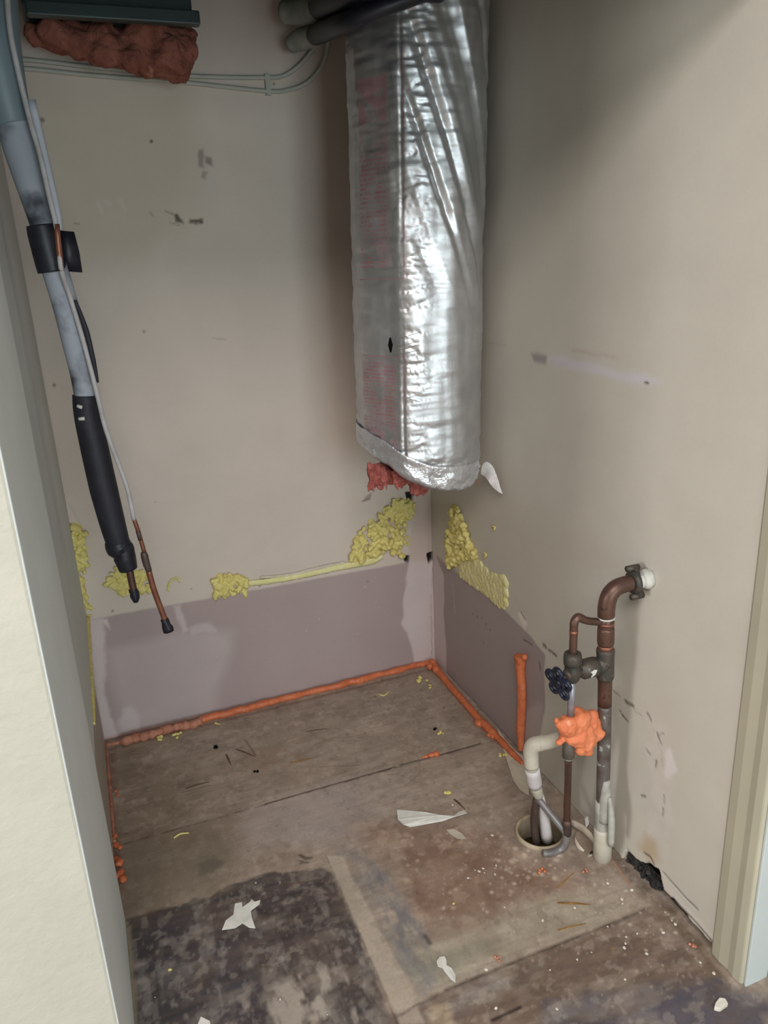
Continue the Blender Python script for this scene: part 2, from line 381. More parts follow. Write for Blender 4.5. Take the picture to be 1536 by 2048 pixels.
    def build(s, name, to3, material, normal, thick, keep=None, gain=(1.44, 1.40, 1.50)):
        s.c = np.clip(s.c * np.array(gain), 0, 0.82)
        nu, nv = s.U.shape; N = np.array(normal)
        P = to3(s.U.ravel(), s.V.ravel()) + N[None, :] * s.h.ravel()[:, None]
        idx = np.arange(nu * nv).reshape(nu, nv)
        q = np.stack([idx[:-1, :-1], idx[1:, :-1], idx[1:, 1:], idx[:-1, 1:]], -1).reshape(-1, 4)
        if keep is not None:
            cu = (s.U[:-1, :-1] + s.U[1:, 1:]).ravel() / 2; cv = (s.V[:-1, :-1] + s.V[1:, 1:]).ravel() / 2
            q = q[keep(cu, cv)]
        me = bpy.data.meshes.new(name); me.vertices.add(len(P)); me.vertices.foreach_set('co', P.ravel())
        me.loops.add(q.size); me.loops.foreach_set('vertex_index', q.ravel())
        me.polygons.add(len(q)); me.polygons.foreach_set('loop_start', np.arange(0, q.size, 4)); me.polygons.foreach_set('loop_total', np.full(len(q), 4))
        me.update(calc_edges=True)
        # orient the front
        if me.polygons and Vector(me.polygons[0].normal).dot(Vector(normal)) < 0: me.flip_normals()
        ca = me.color_attributes.new('paint', 'FLOAT_COLOR', 'POINT')
        ca.data.foreach_set('color', np.concatenate([s.c.reshape(-1, 3), np.ones((nu * nv, 1))], 1).astype(np.float32).ravel())
        me.materials.append(material); me.polygons.foreach_set('use_smooth', [True] * len(me.polygons))
        o = bpy.data.objects.new(name, me); col.objects.link(o)
        md = o.modifiers.new('thickness', 'SOLIDIFY'); md.thickness = thick; md.offset = -1
        return o
def uvB(*p): return [(float(q[0]), float(q[2])) for q in (BW(*a) for a in p)]
def uvR(*p): return [(float(q[1]), float(q[2])) for q in (RW(*a) for a in p)]
def uvF(*p): return [(float(q[0]), float(q[1])) for q in (FL(*a) for a in p)]
CREAM = (172, 163, 149); DRY = (142, 129, 124); MUD = (172, 162, 156)

# ---- back wall
cv = Canvas(np.arange(-1.075, 0.006, 0.0035), np.concatenate([np.arange(0, 2.0, 0.0035), [2.2, 2.4]]), CREAM)
cv.tint(1.6, 3, 0.08, (0.9, 0.9, 0.95), (1.05, 1.03, 0.98))
cv.poly(uvB((75, 170), (370, 170), (400, 300), (400, 430), (330, 520), (90, 520)), (150, 140, 116), 0.05, 0.02, 6, 0.45)  # soft brownish patch at the upper left
cv.poly([(-1.2, -0.1), (0.1, -0.1), (0.1, 0.375), (-0.69, BAND - 0.003), (-0.90, BAND), (-1.2, 0.388)], DRY, 0.003, 0.002, 30)
cv.poly(uvB((360, 1262), (470, 1262), (466, 1300), (440, 1360), (425, 1440), (330, 1470), (240, 1440), (215, 1300)), (158, 148, 142), 0.02, 0.01, 12, 0.75)
cv.poly(uvB((175, 1238), (205, 1235), (212, 1300), (208, 1390), (238, 1480), (205, 1500)), MUD, 0.006, 0.008, 40, 0.9)
cv.poly(uvB((235, 1470), (245, 1420), (265, 1408), (275, 1430), (285, 1465)), (170, 162, 156), 0.008, 0.012, 40, 0.7)
cv.poly(uvB((345, 1215), (360, 1210), (375, 1260), (368, 1265)), (176, 166, 160), 0.004, 0.006, 50, 0.6)
cv.poly(uvB((380, 1255), (425, 1245), (430, 1262), (385, 1268)), (172, 164, 158), 0.006, 0.01, 50, 0.5)
cv.poly(uvB((205, 1240), (215, 1238), (222, 1262)), (186, 178, 170), 0.002, 0.002, 50, 0.7)
cv.poly(uvB((825, 1110), (812, 1160), (808, 1200), (806, 1250), (822, 1290), (832, 1345), (880, 1345), (880, 1105)), MUD, 0.004, 0.012, 26)
cv.poly(uvB((830, 990), (870, 985), (880, 1120), (812, 1125), (826, 1050)), (166, 152, 140), 0.006, 0.008, 30, 0.8)
cv.line(uvB((166, 1060), (140, 1010)), 0.004, (120, 112, 96), 0.3)
cv.line(uvB((210, 1480), (330, 1450), (500, 1412), (680, 1368), (850, 1330)), 0.012, (150, 110, 92), 0.7, 0.004)
for a, b, c in (((303, 283), 0.0045, 1), ((288, 663), 0.004, 0.7), ((108, 770), 0.005, 0.7), ((84, 240), 0.007, 0.6), ((225, 1222), 0.004, 0.9), ((548, 168), 0.003, 0.9), ((383, 1178), 0.002, 0.8),
                ((637, 1140), 0.002, 0.9), ((520, 1172), 0.003, 0.8), ((735, 1163), 0.0025, 0.9), ((708, 1357), 0.0035, 1), ((150, 1220), 0.003, 0.4), ((310, 1005), 0.003, 0.4)):
    q = uvB(a)[0]; cv.poly([(q[0] - b, q[1]), (q[0], q[1] + b), (q[0] + b, q[1]), (q[0], q[1] - b)], (40, 34, 28), 0.0018, 0.001, 80, c)
cv.poly(uvB((397, 300), (405, 298), (408, 335), (396, 332)), (118, 108, 98), 0.003, 0.004, 60, 0.8)
cv.poly(uvB((412, 312), (424, 316), (427, 332), (410, 325)), (104, 95, 86), 0.003, 0.004, 60, 0.8)
cv.poly(uvB((405, 342), (415, 343), (412, 358), (402, 354)), (120, 108, 98), 0.003, 0.003, 60, 0.7)
cv.poly(uvB((412, 350), (428, 345), (430, 385), (418, 380)), (166, 162, 152), 0.006, 0.006, 60, 0.6)
cv.poly(uvB((345, 425), (356, 428), (368, 446), (352, 444)), (72, 66, 52), 0.0025, 0.006, 70, 0.95)
cv.poly(uvB((380, 440), (405, 438), (408, 448), (378, 448)), (72, 66, 52), 0.0025, 0.005, 70, 0.9)
cv.line(uvB((330, 422), (345, 428)), 0.003, (96, 88, 70), 0.8); cv.line(uvB((340, 446), (366, 452)), 0.003, (90, 82, 66), 0.8, tex=0.7)
cv.line(uvB((300, 425), (306, 432)), 0.003, (88, 82, 66), 0.7); cv.line(uvB((425, 677), (452, 679)), 0.003, (116, 106, 98), 0.6); cv.line(uvB((148, 447), (158, 448)), 0.004, (100, 94, 80), 0.6)
for p in (((196, 405), (204, 425)), ((212, 402), (220, 408)), ((240, 400), (250, 420))): cv.line(uvB(*p), 0.006, (176, 174, 162), 0.5)
cv.poly(uvB((300, 480), (335, 475), (340, 580), (300, 580)), (176, 168, 156), 0.02, 0.01, 20, 0.35)
cv.line(uvB((852, 1120), (866, 1135)), 0.004, (176, 158, 130), 0.6)
cv.line(uvB((866, 1120), (864, 1190)), 0.003, (96, 80, 72), 0.7, 0.003, tex=0.5); cv.line(uvB((862, 1190), (864, 1310)), 0.003, (128, 104, 92), 0.6, 0.003)
cv.poly(uvB((806, 1112), (820, 1112), (818, 1126), (810, 1124)), (16, 12, 12), 0.002, 0.002, 60, 1, -0.012)
cv.poly(uvB((812, 984), (828, 984), (824, 1004), (814, 998)), (16, 12, 12), 0.002, 0.002, 60, 1, -0.012)
cv.poly(uvB((854, 1108), (866, 1104), (866, 1118), (858, 1128)), (18, 13, 12), 0.002, 0.001, 60, 1, -0.012)
cv.poly(uvB((722, 1004), (735, 990), (745, 985), (742, 1000)), (120, 106, 98), 0.003, 0.003, 60, 0.7)
cv.line(uvB((725, 1003), (738, 997)), 0.003, (90, 72, 66), 0.8)
cv.specks(26, (-1.0, -0.1, 0.02, 0.36), (112, 100, 94), (0.001, 0.0028), 0.6)
cv.specks(10, (-0.6, -0.1, 0.15, 0.36), (176, 168, 162), (0.0015, 0.004), 0.6)
o = cv.build('wall_back', lambda u, v: np.stack([u, np.zeros_like(u), v], 1), MT['wall'], (0, -1, 0), 0.09); tag(o, kind='structure')

# ---- right wall (u = y, v = z)
cv = Canvas(np.arange(-1.27, 0.003, 0.0032), np.concatenate([np.arange(0, 1.95, 0.0032), [2.1, 2.4]]), (170, 167, 152))
cv.tint(1.6, 5, 0.07, (0.94, 0.94, 0.97), (1.04, 1.03, 0.99))
cv.poly([(0.1, -0.1), (0.1, 0.395), (-0.03, 0.395), (-0.46, 0.388), (-0.60, 0.372), (-0.66, 0.345), (-0.665, 0.20), (-0.64, 0.06), (-0.64, -0.1)], (138, 128, 122), 0.003, 0.006, 26)
cv.poly([(0.1, -0.1), (0.1, 0.40), (-0.035, 0.395), (-0.085, 0.33), (-0.08, 0.2), (-0.09, 0.1), (-0.09, -0.1)], MUD, 0.004, 0.008, 26)
cv.poly(uvR((1040, 1500), (1050, 1420), (1085, 1400), (1082, 1470), (1070, 1500)), (150, 142, 134), 0.008, 0.008, 30, 0.8)
cv.line(uvR((874, 1110), (900, 1134)), 0.002, (110, 92, 82), 0.8); 
cv.line(uvR((868, 1340), (868, 1290), (864, 1150)), 0.003, (150, 134, 124), 0.6)
cv.poly(uvR((1036, 1222), (1046, 1228), (1056, 1248), (1048, 1256), (1040, 1240)), (190, 182, 172), 0.002, 0.004, 60)
for p, wd in ((((1042, 1226), (1050, 1238)), 0.004), (((1046, 1278), (1064, 1290)), 0.004), (((1098, 1300), (1112, 1312)), 0.006), (((1086, 1290), (1092, 1294)), 0.008), (((1078, 1325), (1080, 1340)), 0.004),
              (((1225, 1380), (1240, 1392)), 0.002), (((1250, 1402), (1266, 1414)), 0.007), (((1238, 1420), (1246, 1434)), 0.003), (((1244, 1430), (1256, 1444)), 0.004), (((1296, 1426), (1302, 1442)), 0.005),
              (((1315, 1468), (1322, 1488)), 0.005), (((1318, 1470), (1328, 1466)), 0.002), (((1294, 1502), (1300, 1508)), 0.006), (((1312, 1520), (1310, 1532)), 0.004), (((1284, 1590), (1290, 1594)), 0.005),
              (((1328, 1590), (1328, 1604)), 0.004), (((1326, 1616), (1326, 1632)), 0.004)):
    cv.line(uvR(*p), wd * 0.95, (70, 58, 50), 0.9, 0.004, depth=-0.001, jscale=90)
for p in ((1045, 960 + 0), ): pass
for p in ((945, 1228), (955, 1234), (964, 1236), (972, 1248), (980, 1260), (967, 1286)): q = uvR(p)[0]; cv.poly([(q[0] - .003, q[1]), (q[0], q[1] + .003), (q[0] + .003, q[1]), (q[0], q[1] - .003)], (28, 22, 20), 0.0015, 0.001, 80, 0.95)
cv.line(uvR((906, 1170), (908, 1205), (910, 1225)), 0.004, (172, 162, 156), 0.6, 0.004)
cv.poly(uvR((1062, 705), (1095, 712), (1092, 730), (1068, 722)), (120, 114, 114), 0.005, 0.006, 30, 0.75); cv.poly(uvR((1102, 722), (1140, 722), (1130, 730), (1106, 730)), (128, 122, 120), 0.005, 0.006, 30, 0.6)
cv.poly(uvR((1100, 712), (1180, 722), (1235, 742), (1290, 750), (1325, 766), (1280, 770), (1200, 752), (1110, 735)), (176, 174, 176), 0.008, 0.01, 20, 0.8)
cv.line(uvR((1145, 700), (1235, 716)), 0.006, (156, 142, 132), 0.5, 0.003); cv.line(uvR((1290, 765), (1296, 766)), 0.004, (40, 32, 30), 0.9)
cv.line(uvR((975, 685), (1010, 690)), 0.003, (140, 130, 118), 0.4)
cv.poly(uvR((1328, 1500), (1340, 1500), (1355, 1540), (1340, 1560), (1330, 1556)), (190, 186, 180), 0.004, 0.008, 40, 0.8)
cv.poly(uvR((1296, 1424), (1330, 1460), (1350, 1530), (1345, 1640), (1325, 1720), (1290, 1690), (1300, 1560), (1290, 1470)), (184, 178, 168), 0.006, 0.016, 24, 0.35, tex=0.5); cv.line(uvR((1215, 1372), (1262, 1415), (1300, 1440), (1320, 1490), (1328, 1560)), 0.004, (128, 116, 104), 0.6, 0.006, tex=1.0)
cv.line(uvR((1322, 1480), (1325, 1560), (1328, 1660), (1318, 1720)), 0.006, (176, 168, 156), 0.5, 0.01, tex=0.6)
cv.poly(uvR((1275, 1690), (1290, 1668), (1310, 1680), (1318, 1720), (1300, 1725)), (158, 140, 112), 0.012, 0.012, 30, 0.8)
cv.poly(uvR((1205, 1735), (1195, 1650), (1215, 1640), (1232, 1700), (1235, 1720)), (148, 140, 126), 0.01, 0.006, 30, 0.5)
# broken-out base of the wall
hole = uvR((1246, 1732), (1254, 1702), (1268, 1716), (1282, 1728), (1298, 1728), (1318, 1742), (1326, 1775), (1332, 1800), (1300, 1782), (1272, 1757))
cv.poly(hole, (34, 30, 28), 0.003, 0.006, 50, 1, -0.022)
cv.poly([(-0.985, -0.02), (-1.0, 0.02), (-1.09, 0.03), (-1.26, 0.013), (-1.30, -0.02)], (40, 34, 28), 0.003, 0.003, 50, 1, -0.018)
cv.line(uvR((1288, 1706), (1300, 1714), (1308, 1730)), 0.004, (46, 38, 34), 0.9, 0.002, depth=-0.002)
cv.line(uvR((1325, 1744), (1350, 1772), (1375, 1800), (1394, 1818)), 0.003, (60, 54, 44), 0.9, 0.001, depth=-0.003)
cv.poly(uvR((1320, 1740), (1330, 1790), (1395, 1860), (1432, 1906), (1432, 1880), (1400, 1840), (1360, 1795)), (182, 176, 162), 0.004, 0.004, 30, 0.7)
cv.line(uvR((1345, 1797), (1395, 1850), (1424, 1884)), 0.004, (38, 32, 26), 0.95, 0.001, depth=-0.004)
cv.poly(uvR((1422, 1885), (1436, 1880), (1438, 1905), (1428, 1900)), (132, 116, 92), 0.006, 0.006, 60, 0.8)
o = cv.build('wall_right', lambda u, v: np.stack([np.zeros_like(u), u, v], 1), MT['wall'], (-1, 0, 0), 0.09); tag(o, kind='structure')

# ---- left wall: lower bare panel, upper drywall and front return
cv = Canvas(np.arange(-0.70, 0.004, 0.005), np.arange(0, 0.42, 0.005), (146, 138, 124))
cv.tint(4, 8, 0.15, (0.9, 0.9, 0.9), (1.05, 1.03, 1.0))
cv.poly([(0.01, -0.1), (0.01, 0.5), (-0.05, 0.5), (-0.04, 0.2), (-0.06, -0.1)], MUD, 0.006, 0.01, 30)
cv.line([(0, 0), (-0.2, 0.0), (-0.7, 0.0)], 0.03, (170, 110, 86), 0.7, 0.008, tex=0.4)
o = cv.build('wall_left_lower', lambda u, v: np.stack([np.full_like(u, XL), u, v], 1), MT['wall'], (1, 0, 0), 0.05); o.name = 'wall_left'; tag(o, kind='structure')
cv = Canvas(np.concatenate([[YF], np.arange(YF + 0.012, 0.004, 0.006)]), np.concatenate([np.arange(0, 2.0, 0.006), [2.4]]), (166, 172, 164))
cv.tint(2, 9, 0.06, (0.95, 0.95, 0.97), (1.03, 1.03, 1.0))
cv.poly([(-2, -1), (-0.705, -1), (-0.70, 3), (-2, 3)], (196, 208, 220), 0.006, 0.002, 20, 0.9)  # front strip: bluish room light put into the white jamb colour
cv.line([(-0.702, 0.0), (-0.702, 2.4)], 0.004, (150, 146, 132), 0.45)
cv.poly([(0.02, BAND - 0.02), (0.02, BAND + 0.03), (-0.30, BAND + 0.004), (-0.30, BAND - 0.02)], (176, 170, 120), 0.012, 0.012, 40, 0.8, tex=0.5)
for q in ((-0.6, 1.35), (-0.4, 1.1)): cv.poly([(q[0] - .004, q[1]), (q[0], q[1] + .004), (q[0] + .004, q[1]), (q[0], q[1] - .004)], (90, 86, 78), 0.002, 0.001, 80, 0.7)
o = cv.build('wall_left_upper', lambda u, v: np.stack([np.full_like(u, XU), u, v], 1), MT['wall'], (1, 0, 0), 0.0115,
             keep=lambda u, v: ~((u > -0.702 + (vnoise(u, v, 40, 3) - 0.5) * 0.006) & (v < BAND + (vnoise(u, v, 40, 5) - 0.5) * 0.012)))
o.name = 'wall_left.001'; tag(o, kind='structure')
def struct(name, mb, m, bevel=0, smooth=False):
    o = mb.build(name, m, None, smooth, bevel=bevel); tag(o, kind='structure'); return o
struct('wall_front', MB().box((-1.245, YF - 0.0015, 0), (XU - 0.0004, YF + 0.11, 2.4)).box((-1.245, YF + 0.11, 0), (XL - 0.051, 0.09, 2.4)), MT['peel'], bevel=0.004)
struct('wall_outer', MB().box((-6.1, YF + 0.09, 0), (-1.25, YF + 0.2, 2.4)), MT['green_wall'])
struct('closet_light_block', MB().box((XL, YF + 0.11, 1.99), (0.0, 0.0, 2.03)), MT['light_block']).name = 'ceiling'  # unseen low panel added to keep bounce light off the upper walls
struct('wall_header', MB().box((XU - 0.0, YF, 1.665), (0.05, YF + 0.11, 2.4)), MT['room'])
# right-hand end of the wall: rounded beige strip, then a pale painted face
m_ = MB(); prof = [(0.05, -1.245), (0.0, -1.255), (-0.004, -1.262), (-0.006, -1.28), (-0.004, -1.30), (-0.007, -1.315), (-0.005, -1.332), (0.004, -1.336), (0.05, -1.336)]
m_.prism([(x, y, 0.0) for x, y in prof], (0, 0, 2.4)); struct('trim_1', m_, MT['trim'], bevel=0.003)
struct('trim_2', MB().box((0.0, -1.3405, 0.0), (0.052, -1.3355, 2.4)), MT['trim_white'], bevel=0.001)
struct('door_1', MB().box((0.054, -1.335, 0.004), (0.85, -1.30, 2.05)), MT['blackdoor'])
struct('wall_front_right', MB().box((0.85, -1.34, 0), (1.2, -1.24, 2.4)).box((0.054, -1.34, 2.05), (0.85, -1.24, 2.4)), MT['room'])
# room beyond the opening, behind the camera, with its window and glass door
struct('wall_room_left', MB().box((-6.1, -5.1, 0), (-6.0, -3.37, 2.4)).box((-6.1, -2.03, 0), (-6.0, YF + 0.1, 2.4)).box((-6.1, -3.37, 0), (-6.0, -2.03, 0.58)).box((-6.1, -3.37, 1.92), (-6.0, -2.03, 2.4)), MT['room'])
struct('wall_room_back', MB().box((-6.1, -5.1, 0), (-1.17, -5.0, 2.4)).box((0.37, -5.1, 0), (1.7, -5.0, 2.4)).box((-1.17, -5.1, 1.78), (0.37, -5.0, 2.4)), MT['room'])
struct('wall_room_right', MB().box((1.6, -5.1, 0), (1.7, -1.24, 2.4)).box((1.2, -1.34, 0), (1.7, -1.24, 2.4)), MT['room'])
struct('ceiling', MB().box((-6.1, -5.1, 2.4), (1.7, 0.1, 2.5)), MT['ceil'])
struct('window_1', MB().box((-6.0, -3.37, 0.58), (-5.95, -3.34, 1.92)).box((-6.0, -2.06, 0.58), (-5.95, -2.03, 1.92)).box((-6.0, -3.37, 0.58), (-5.95, -2.03, 0.61)).box((-6.0, -3.37, 1.89), (-5.95, -2.03, 1.92)), MT['glass_frame'])
struct('window_2', MB().box((-1.17, -5.0, 0), (-1.11, -4.93, 1.78)).box((0.31, -5.0, 0), (0.37, -4.93, 1.78)).box((-0.43, -5.0, 0), (-0.37, -4.93, 1.78)).box((-1.17, -5.0, 1.72), (0.37, -4.93, 1.78)).box((-1.17, -5.0, 0), (0.37, -4.93, 0.08)), MT['glass_frame'])

panelo = MB().box((-2.04, -3.74, 2.37), (-0.56, -2.26, 2.4)).build('added_fill_panel', MT['glass_frame'], None, False, bevel=0.005); tag(panelo, 'flat square white panel added above the overhead fill light behind the camera', 'light')  # added housing for the unseen overhead fill
# ---- floor (u = x, v = y)
FLB = (136, 122, 108)
cv = Canvas(np.concatenate([[-6.1, -2.4], np.arange(-1.10, 0.06, 0.0028), np.array([0.1, 0.2, 0.4, 0.9, 1.7])]),
            np.concatenate([[-5.1, -4, -3, -2.2, -1.8], np.arange(-1.55, 0.012, 0.0028)]), FLB)
cv.tint(5, 11, 0.22, (0.84, 0.84, 0.84), (1.08, 1.05, 1.02)); cv.tint(18, 12, 0.18, (0.85, 0.84, 0.84), (1.08, 1.06, 1.03))
cv.c = cv.c * (0.92 + 0.16 * vnoise(cv.U * 4, cv.V * 40, 1, 77, 3))[..., None]      # grain along x
cv.poly([(-1.08, 0.01), (-0.95, 0.01), (-0.9, -0.2), (-0.8, -0.45), (-0.85, -0.70), (-1.08, -0.72)], (112, 98, 82), 0.06, 0.05, 8, 0.55)
cv.poly([(-0.72, -0.22), (-0.52, -0.24), (-0.52, -0.31), (-0.7, -0.33)], (112, 88, 72), 0.03, 0.03, 14, 0.5, tex=0.5)
cv.poly([(-0.75, -0.46), (-0.4, -0.47), (-0.3, -0.62), (-0.5, -0.72), (-0.66, -0.60)], (150, 136, 126), 0.05, 0.04, 8, 0.5)
cv.poly(uvF((690, 1640), (870, 1640), (960, 1650), (1040, 1700), (1150, 1750), (1100, 1800), (1000, 1850), (850, 1880), (800, 1800), (770, 1720)), (130, 106, 90), 0.03, 0.03, 12, 0.7)
cv.poly(uvF((860, 1700), (1000, 1690), (1060, 1760), (960, 1830), (860, 1820)), (112, 84, 68), 0.03, 0.03, 14, 0.5, tex=0.8, tscale=20)
cv.poly(uvF((780, 1850), (900, 1840), (1100, 1790), (1220, 1790), (1290, 1815), (1100, 1890), (900, 1975), (830, 1990)), (142, 132, 114), 0.02, 0.02, 14, 0.8)
cv.poly(uvF((650, 1700), (700, 1690), (770, 1720), (800, 1800), (850, 1900), (870, 1960), (840, 2000), (760, 1900), (690, 1800)), (118, 112, 106), 0.014, 0.02, 22, 0.75, tex=0.5, tscale=26)
cv.poly(uvF((651, 1711), (684, 1712), (760, 1860), (830, 1985), (870, 2048), (800, 2048)), (158, 146, 130), 0.003, 0.003, 40, 0.8)
cv.poly(uvF((250, 1840), (420, 1790), (520, 1750), (655, 1735), (690, 1800), (740, 1915), (790, 2060), (250, 2100)), (62, 55, 54), 0.004, 0.010, 34, 0.95)
cv.poly(uvF((255, 1880), (400, 1850), (560, 1900), (520, 2048), (250, 2080)), (56, 54, 59), 0.04, 0.04, 12, 0.7)
cv.poly(uvF((520, 1760), (655, 1736), (690, 1790), (560, 1830)), (92, 78, 70), 0.012, 0.02, 30, 0.6, tex=0.7, tscale=50)
cv.poly(uvF((560, 1960), (650, 1930), (750, 1950), (785, 2048), (800, 2110), (420, 2110), (520, 2020)), (140, 130, 116), 0.03, 0.05, 16, 0.9, tex=0.8, tscale=22)
cv.poly(uvF((520, 1895), (560, 1880), (640, 1990), (560, 2000)), (132, 124, 116), 0.015, 0.03, 20, 0.6, tex=0.8, tscale=30)
cv.line(uvF((500, 1812), (560, 1838), (684, 1806)), 0.006, (50, 42, 40), 0.7, 0.004, tex=0.4)
cv.line(uvF((590, 1960), (700, 1925), (740, 1915)), 0.007, (44, 34, 32), 0.8, 0.004, tex=0.4)
cv.line(uvF((330, 2010), (500, 1985), (600, 1960)), 0.005, (54, 50, 50), 0.5, 0.004, tex=0.4)
cv.poly(uvF((893, 1982), (1292, 1822), (1340, 1835), (1470, 1975), (1200, 2060), (900, 2120), (760, 2120), (780, 2030)), (94, 78, 66), 0.004, 0.006, 24, 0.9)
cv.poly(uvF((780, 2035), (900, 1985), (1080, 1915), (1090, 1950), (960, 2010), (830, 2060)), (130, 122, 114), 0.014, 0.02, 22, 0.75, tex=0.5)
cv.poly(uvF((1080, 2010), (1240, 1985), (1420, 1960), (1536, 1990), (1536, 2100), (1060, 2100)), (68, 66, 74), 0.012, 0.02, 26, 0.9)  # bluish reflection on the front floor, put into its colour
cv.poly(uvF((860, 2010), (900, 2010), (915, 2060), (860, 2060)), (152, 134, 108), 0.006, 0.008, 30, 0.7)
FRONTSEAM = 1
cv.line(uvF((985, 2040), (1040, 2015)), 0.004, (36, 28, 24), 0.95)
cv.line(uvF((860, 1886), (850, 1872)), 0.006, (40, 32, 28), 0.8)
BIG = [(-1.08, 0.01), (0.05, 0.01), (0.05, -1.5), (-1.08, -1.5)]
DK = uvF((255, 1850), (420, 1800), (520, 1760), (655, 1745), (690, 1810), (740, 1925), (785, 2060), (250, 2100))
cv.poly(DK, (122, 114, 106), 0.01, 0.01, 20, 0.26, tex=1.3, tscale=14, an=(4.0, 0.8))
cv.poly(DK, (46, 42, 44), 0.01, 0.01, 20, 0.5, tex=1.0, tscale=12, an=(.8, 5))
cv.poly(DK, (146, 140, 132), 0.01, 0.01, 20, 0.22, tex=2.0, tscale=70, an=(1, .5))
FR = uvF((893, 1982), (1292, 1822), (1470, 1975), (1200, 2060), (900, 2120), (760, 2120))
cv.poly(FR, (80, 66, 58), 0.02, 0.01, 20, 0.5, tex=1.5, tscale=14, an=(1, 4))
cv.poly(FR, (150, 138, 124), 0.02, 0.01, 20, 0.2, tex=2.0, tscale=24, an=(1, 2.5))
cv.poly(BIG, (176, 164, 148), 0.01, 0.01, 20, 0.16, tex=1.3, tscale=9, an=(1, 2.4))
cv.poly(BIG, (92, 76, 62), 0.01, 0.01, 20, 0.22, tex=1.3, tscale=13)
cv.poly(BIG, (70, 58, 50), 0.01, 0.01, 20, 0.20, tex=2.4, tscale=44)
cv.poly(BIG, (186, 174, 158), 0.01, 0.01, 20, 0.14, tex=2.6, tscale=60)
cv.poly(BIG, (100, 84, 70), 0.01, 0.01, 20, 0.18, tex=1.0, tscale=30, an=(0.35, 6))
MIDB = uvF((690, 1640), (870, 1640), (960, 1650), (1150, 1750), (1100, 1800), (1000, 1850), (850, 1880), (770, 1720))
cv.poly(MIDB, (176, 156, 136), 0.02, 0.02, 20, 0.3, tex=2.2, tscale=34); cv.poly(MIDB, (96, 68, 56), 0.02, 0.02, 20, 0.35, tex=1.8, tscale=26)
cv.poly(uvF((520, 1800), (640, 1770), (665, 1800), (700, 1900), (600, 1930), (540, 1890)), (48, 38, 38), 0.02, 0.02, 20, 0.5, tex=1.0, tscale=20, an=(.6, 3))
cv.poly(uvF((560, 1960), (650, 1925), (750, 1935), (785, 2048), (800, 2110), (420, 2110), (520, 2020)), (148, 138, 126), 0.02, 0.05, 16, 0.85, tex=1.3, tscale=18, an=(2.2, 1))
cv.poly(uvF((700, 1700), (770, 1725), (812, 1800), (860, 1900), (890, 1960), (850, 1990), (800, 1930), (740, 1800)), (112, 108, 106), 0.008, 0.015, 22, 0.8, tex=0.9, tscale=22, an=(3, 1))
cv.poly(uvF((651, 1711), (676, 1712), (750, 1860), (818, 1985), (850, 2048), (800, 2048)), (152, 140, 124), 0.003, 0.003, 40, 0.7)
cv.line(uvF((651, 1711), (718, 1865), (800, 2060)), 0.003, (60, 48, 44), 0.7, 0.002, tex=0.3)
cv.poly(uvF((530, 1600), (700, 1560), (760, 1640), (640, 1700), (500, 1700), (480, 1640)), (146, 136, 130), 0.03, 0.03, 10, 0.45)
cv.poly(uvF((240, 1690), (400, 1645), (460, 1640), (470, 1700), (440, 1770), (250, 1830)), (98, 88, 72), 0.03, 0.03, 10, 0.5)
cv.line(uvF((893, 1979.6), (1000, 1936), (1292, 1819.6)), 0.007, (58, 46, 40), 0.9, 0.0015, tex=0.15)
cv.line(uvF((780, 2040), (893, 1979.6)), 0.005, (70, 58, 52), 0.7, 0.004, tex=0.3)
cv.line(uvF((985, 2040), (1040, 2015)), 0.005, (30, 24, 22), 0.95); cv.line(uvF((860, 1886), (850, 1872)), 0.007, (40, 32, 28), 0.8)
cv.poly(uvF((800, 1930), (960, 1880), (985, 1900), (900, 1945), (830, 1960)), (108, 108, 92), 0.012, 0.015, 20, 0.4)
cv.line(uvF((600, 1711), (612, 1718), (622, 1716)), 0.006, (52, 46, 40), 0.9, 0.002); cv.line(uvF((600, 1722), (618, 1726)), 0.003, (60, 52, 46), 0.8, 0.002)
cv.poly(uvF((800, 1720), (1000, 1690), (1080, 1760), (1000, 1830), (870, 1890), (830, 1800)), (112, 86, 68), 0.006, 0.01, 18, 0.38)
cv.poly(uvF((700, 1700), (770, 1725), (812, 1800), (860, 1900), (850, 1960), (800, 1900), (740, 1800)), (92, 90, 92), 0.01, 0.02, 22, 0.5, tex=0.9, tscale=30, an=(3, 1))
# long dark seam between the floor sheets
S = uvF((240, 1690), (405, 1644), (947, 1492), (1002, 1478)); cv.line(S, 0.004, (52, 40, 36), 0.8, 0.002, tex=0.5)
cv.line(uvF((530, 1608), (790, 1534)), 0.0036, (30, 22, 20), 1.0, 0.001); cv.line(uvF((800, 1530), (860, 1515)), 0.0036, (30, 22, 20), 0.9, 0.001); cv.line(uvF((880, 1509), (960, 1486)), 0.004, (24, 18, 18), 1.0, 0.001, -0.004)
cv.poly(uvF((230, 1665), (300, 1660), (320, 1690), (250, 1710)), (84, 64, 54), 0.02, 0.02, 20, 0.6, tex=0.6)
cv.poly(uvF((395, 1730), (425, 1712), (450, 1725), (430, 1745), (400, 1748)), (92, 84, 72), 0.006, 0.006, 40, 0.8)
for p, w2 in ((((600, 1710), (618, 1716)), .004), (((594, 1720), (606, 1724)), .003), (((632, 1534), (720, 1530)), .002), (((365, 1585), (420, 1570)), .003), (((490, 1480), (512, 1512)), .0035), (((640, 1760), (560, 1770)), .004), (((600, 1727), (615, 1725)), .004)):
    cv.line(uvF(*p), w2, (66, 54, 44), 0.7, 0.002)
cv.line(uvF((735, 1472), (790, 1490), (835, 1512), (842, 1545), (810, 1572)), 0.0018, (104, 84, 70), 0.6, 0.001)
cv.line(uvF((640, 1560), (725, 1533)), 0.002, (86, 70, 60), 0.5, 0.001)
cv.line(uvF((260, 1846), (275, 2048)), 0.004, (48, 46, 44), 0.7, 0.003)
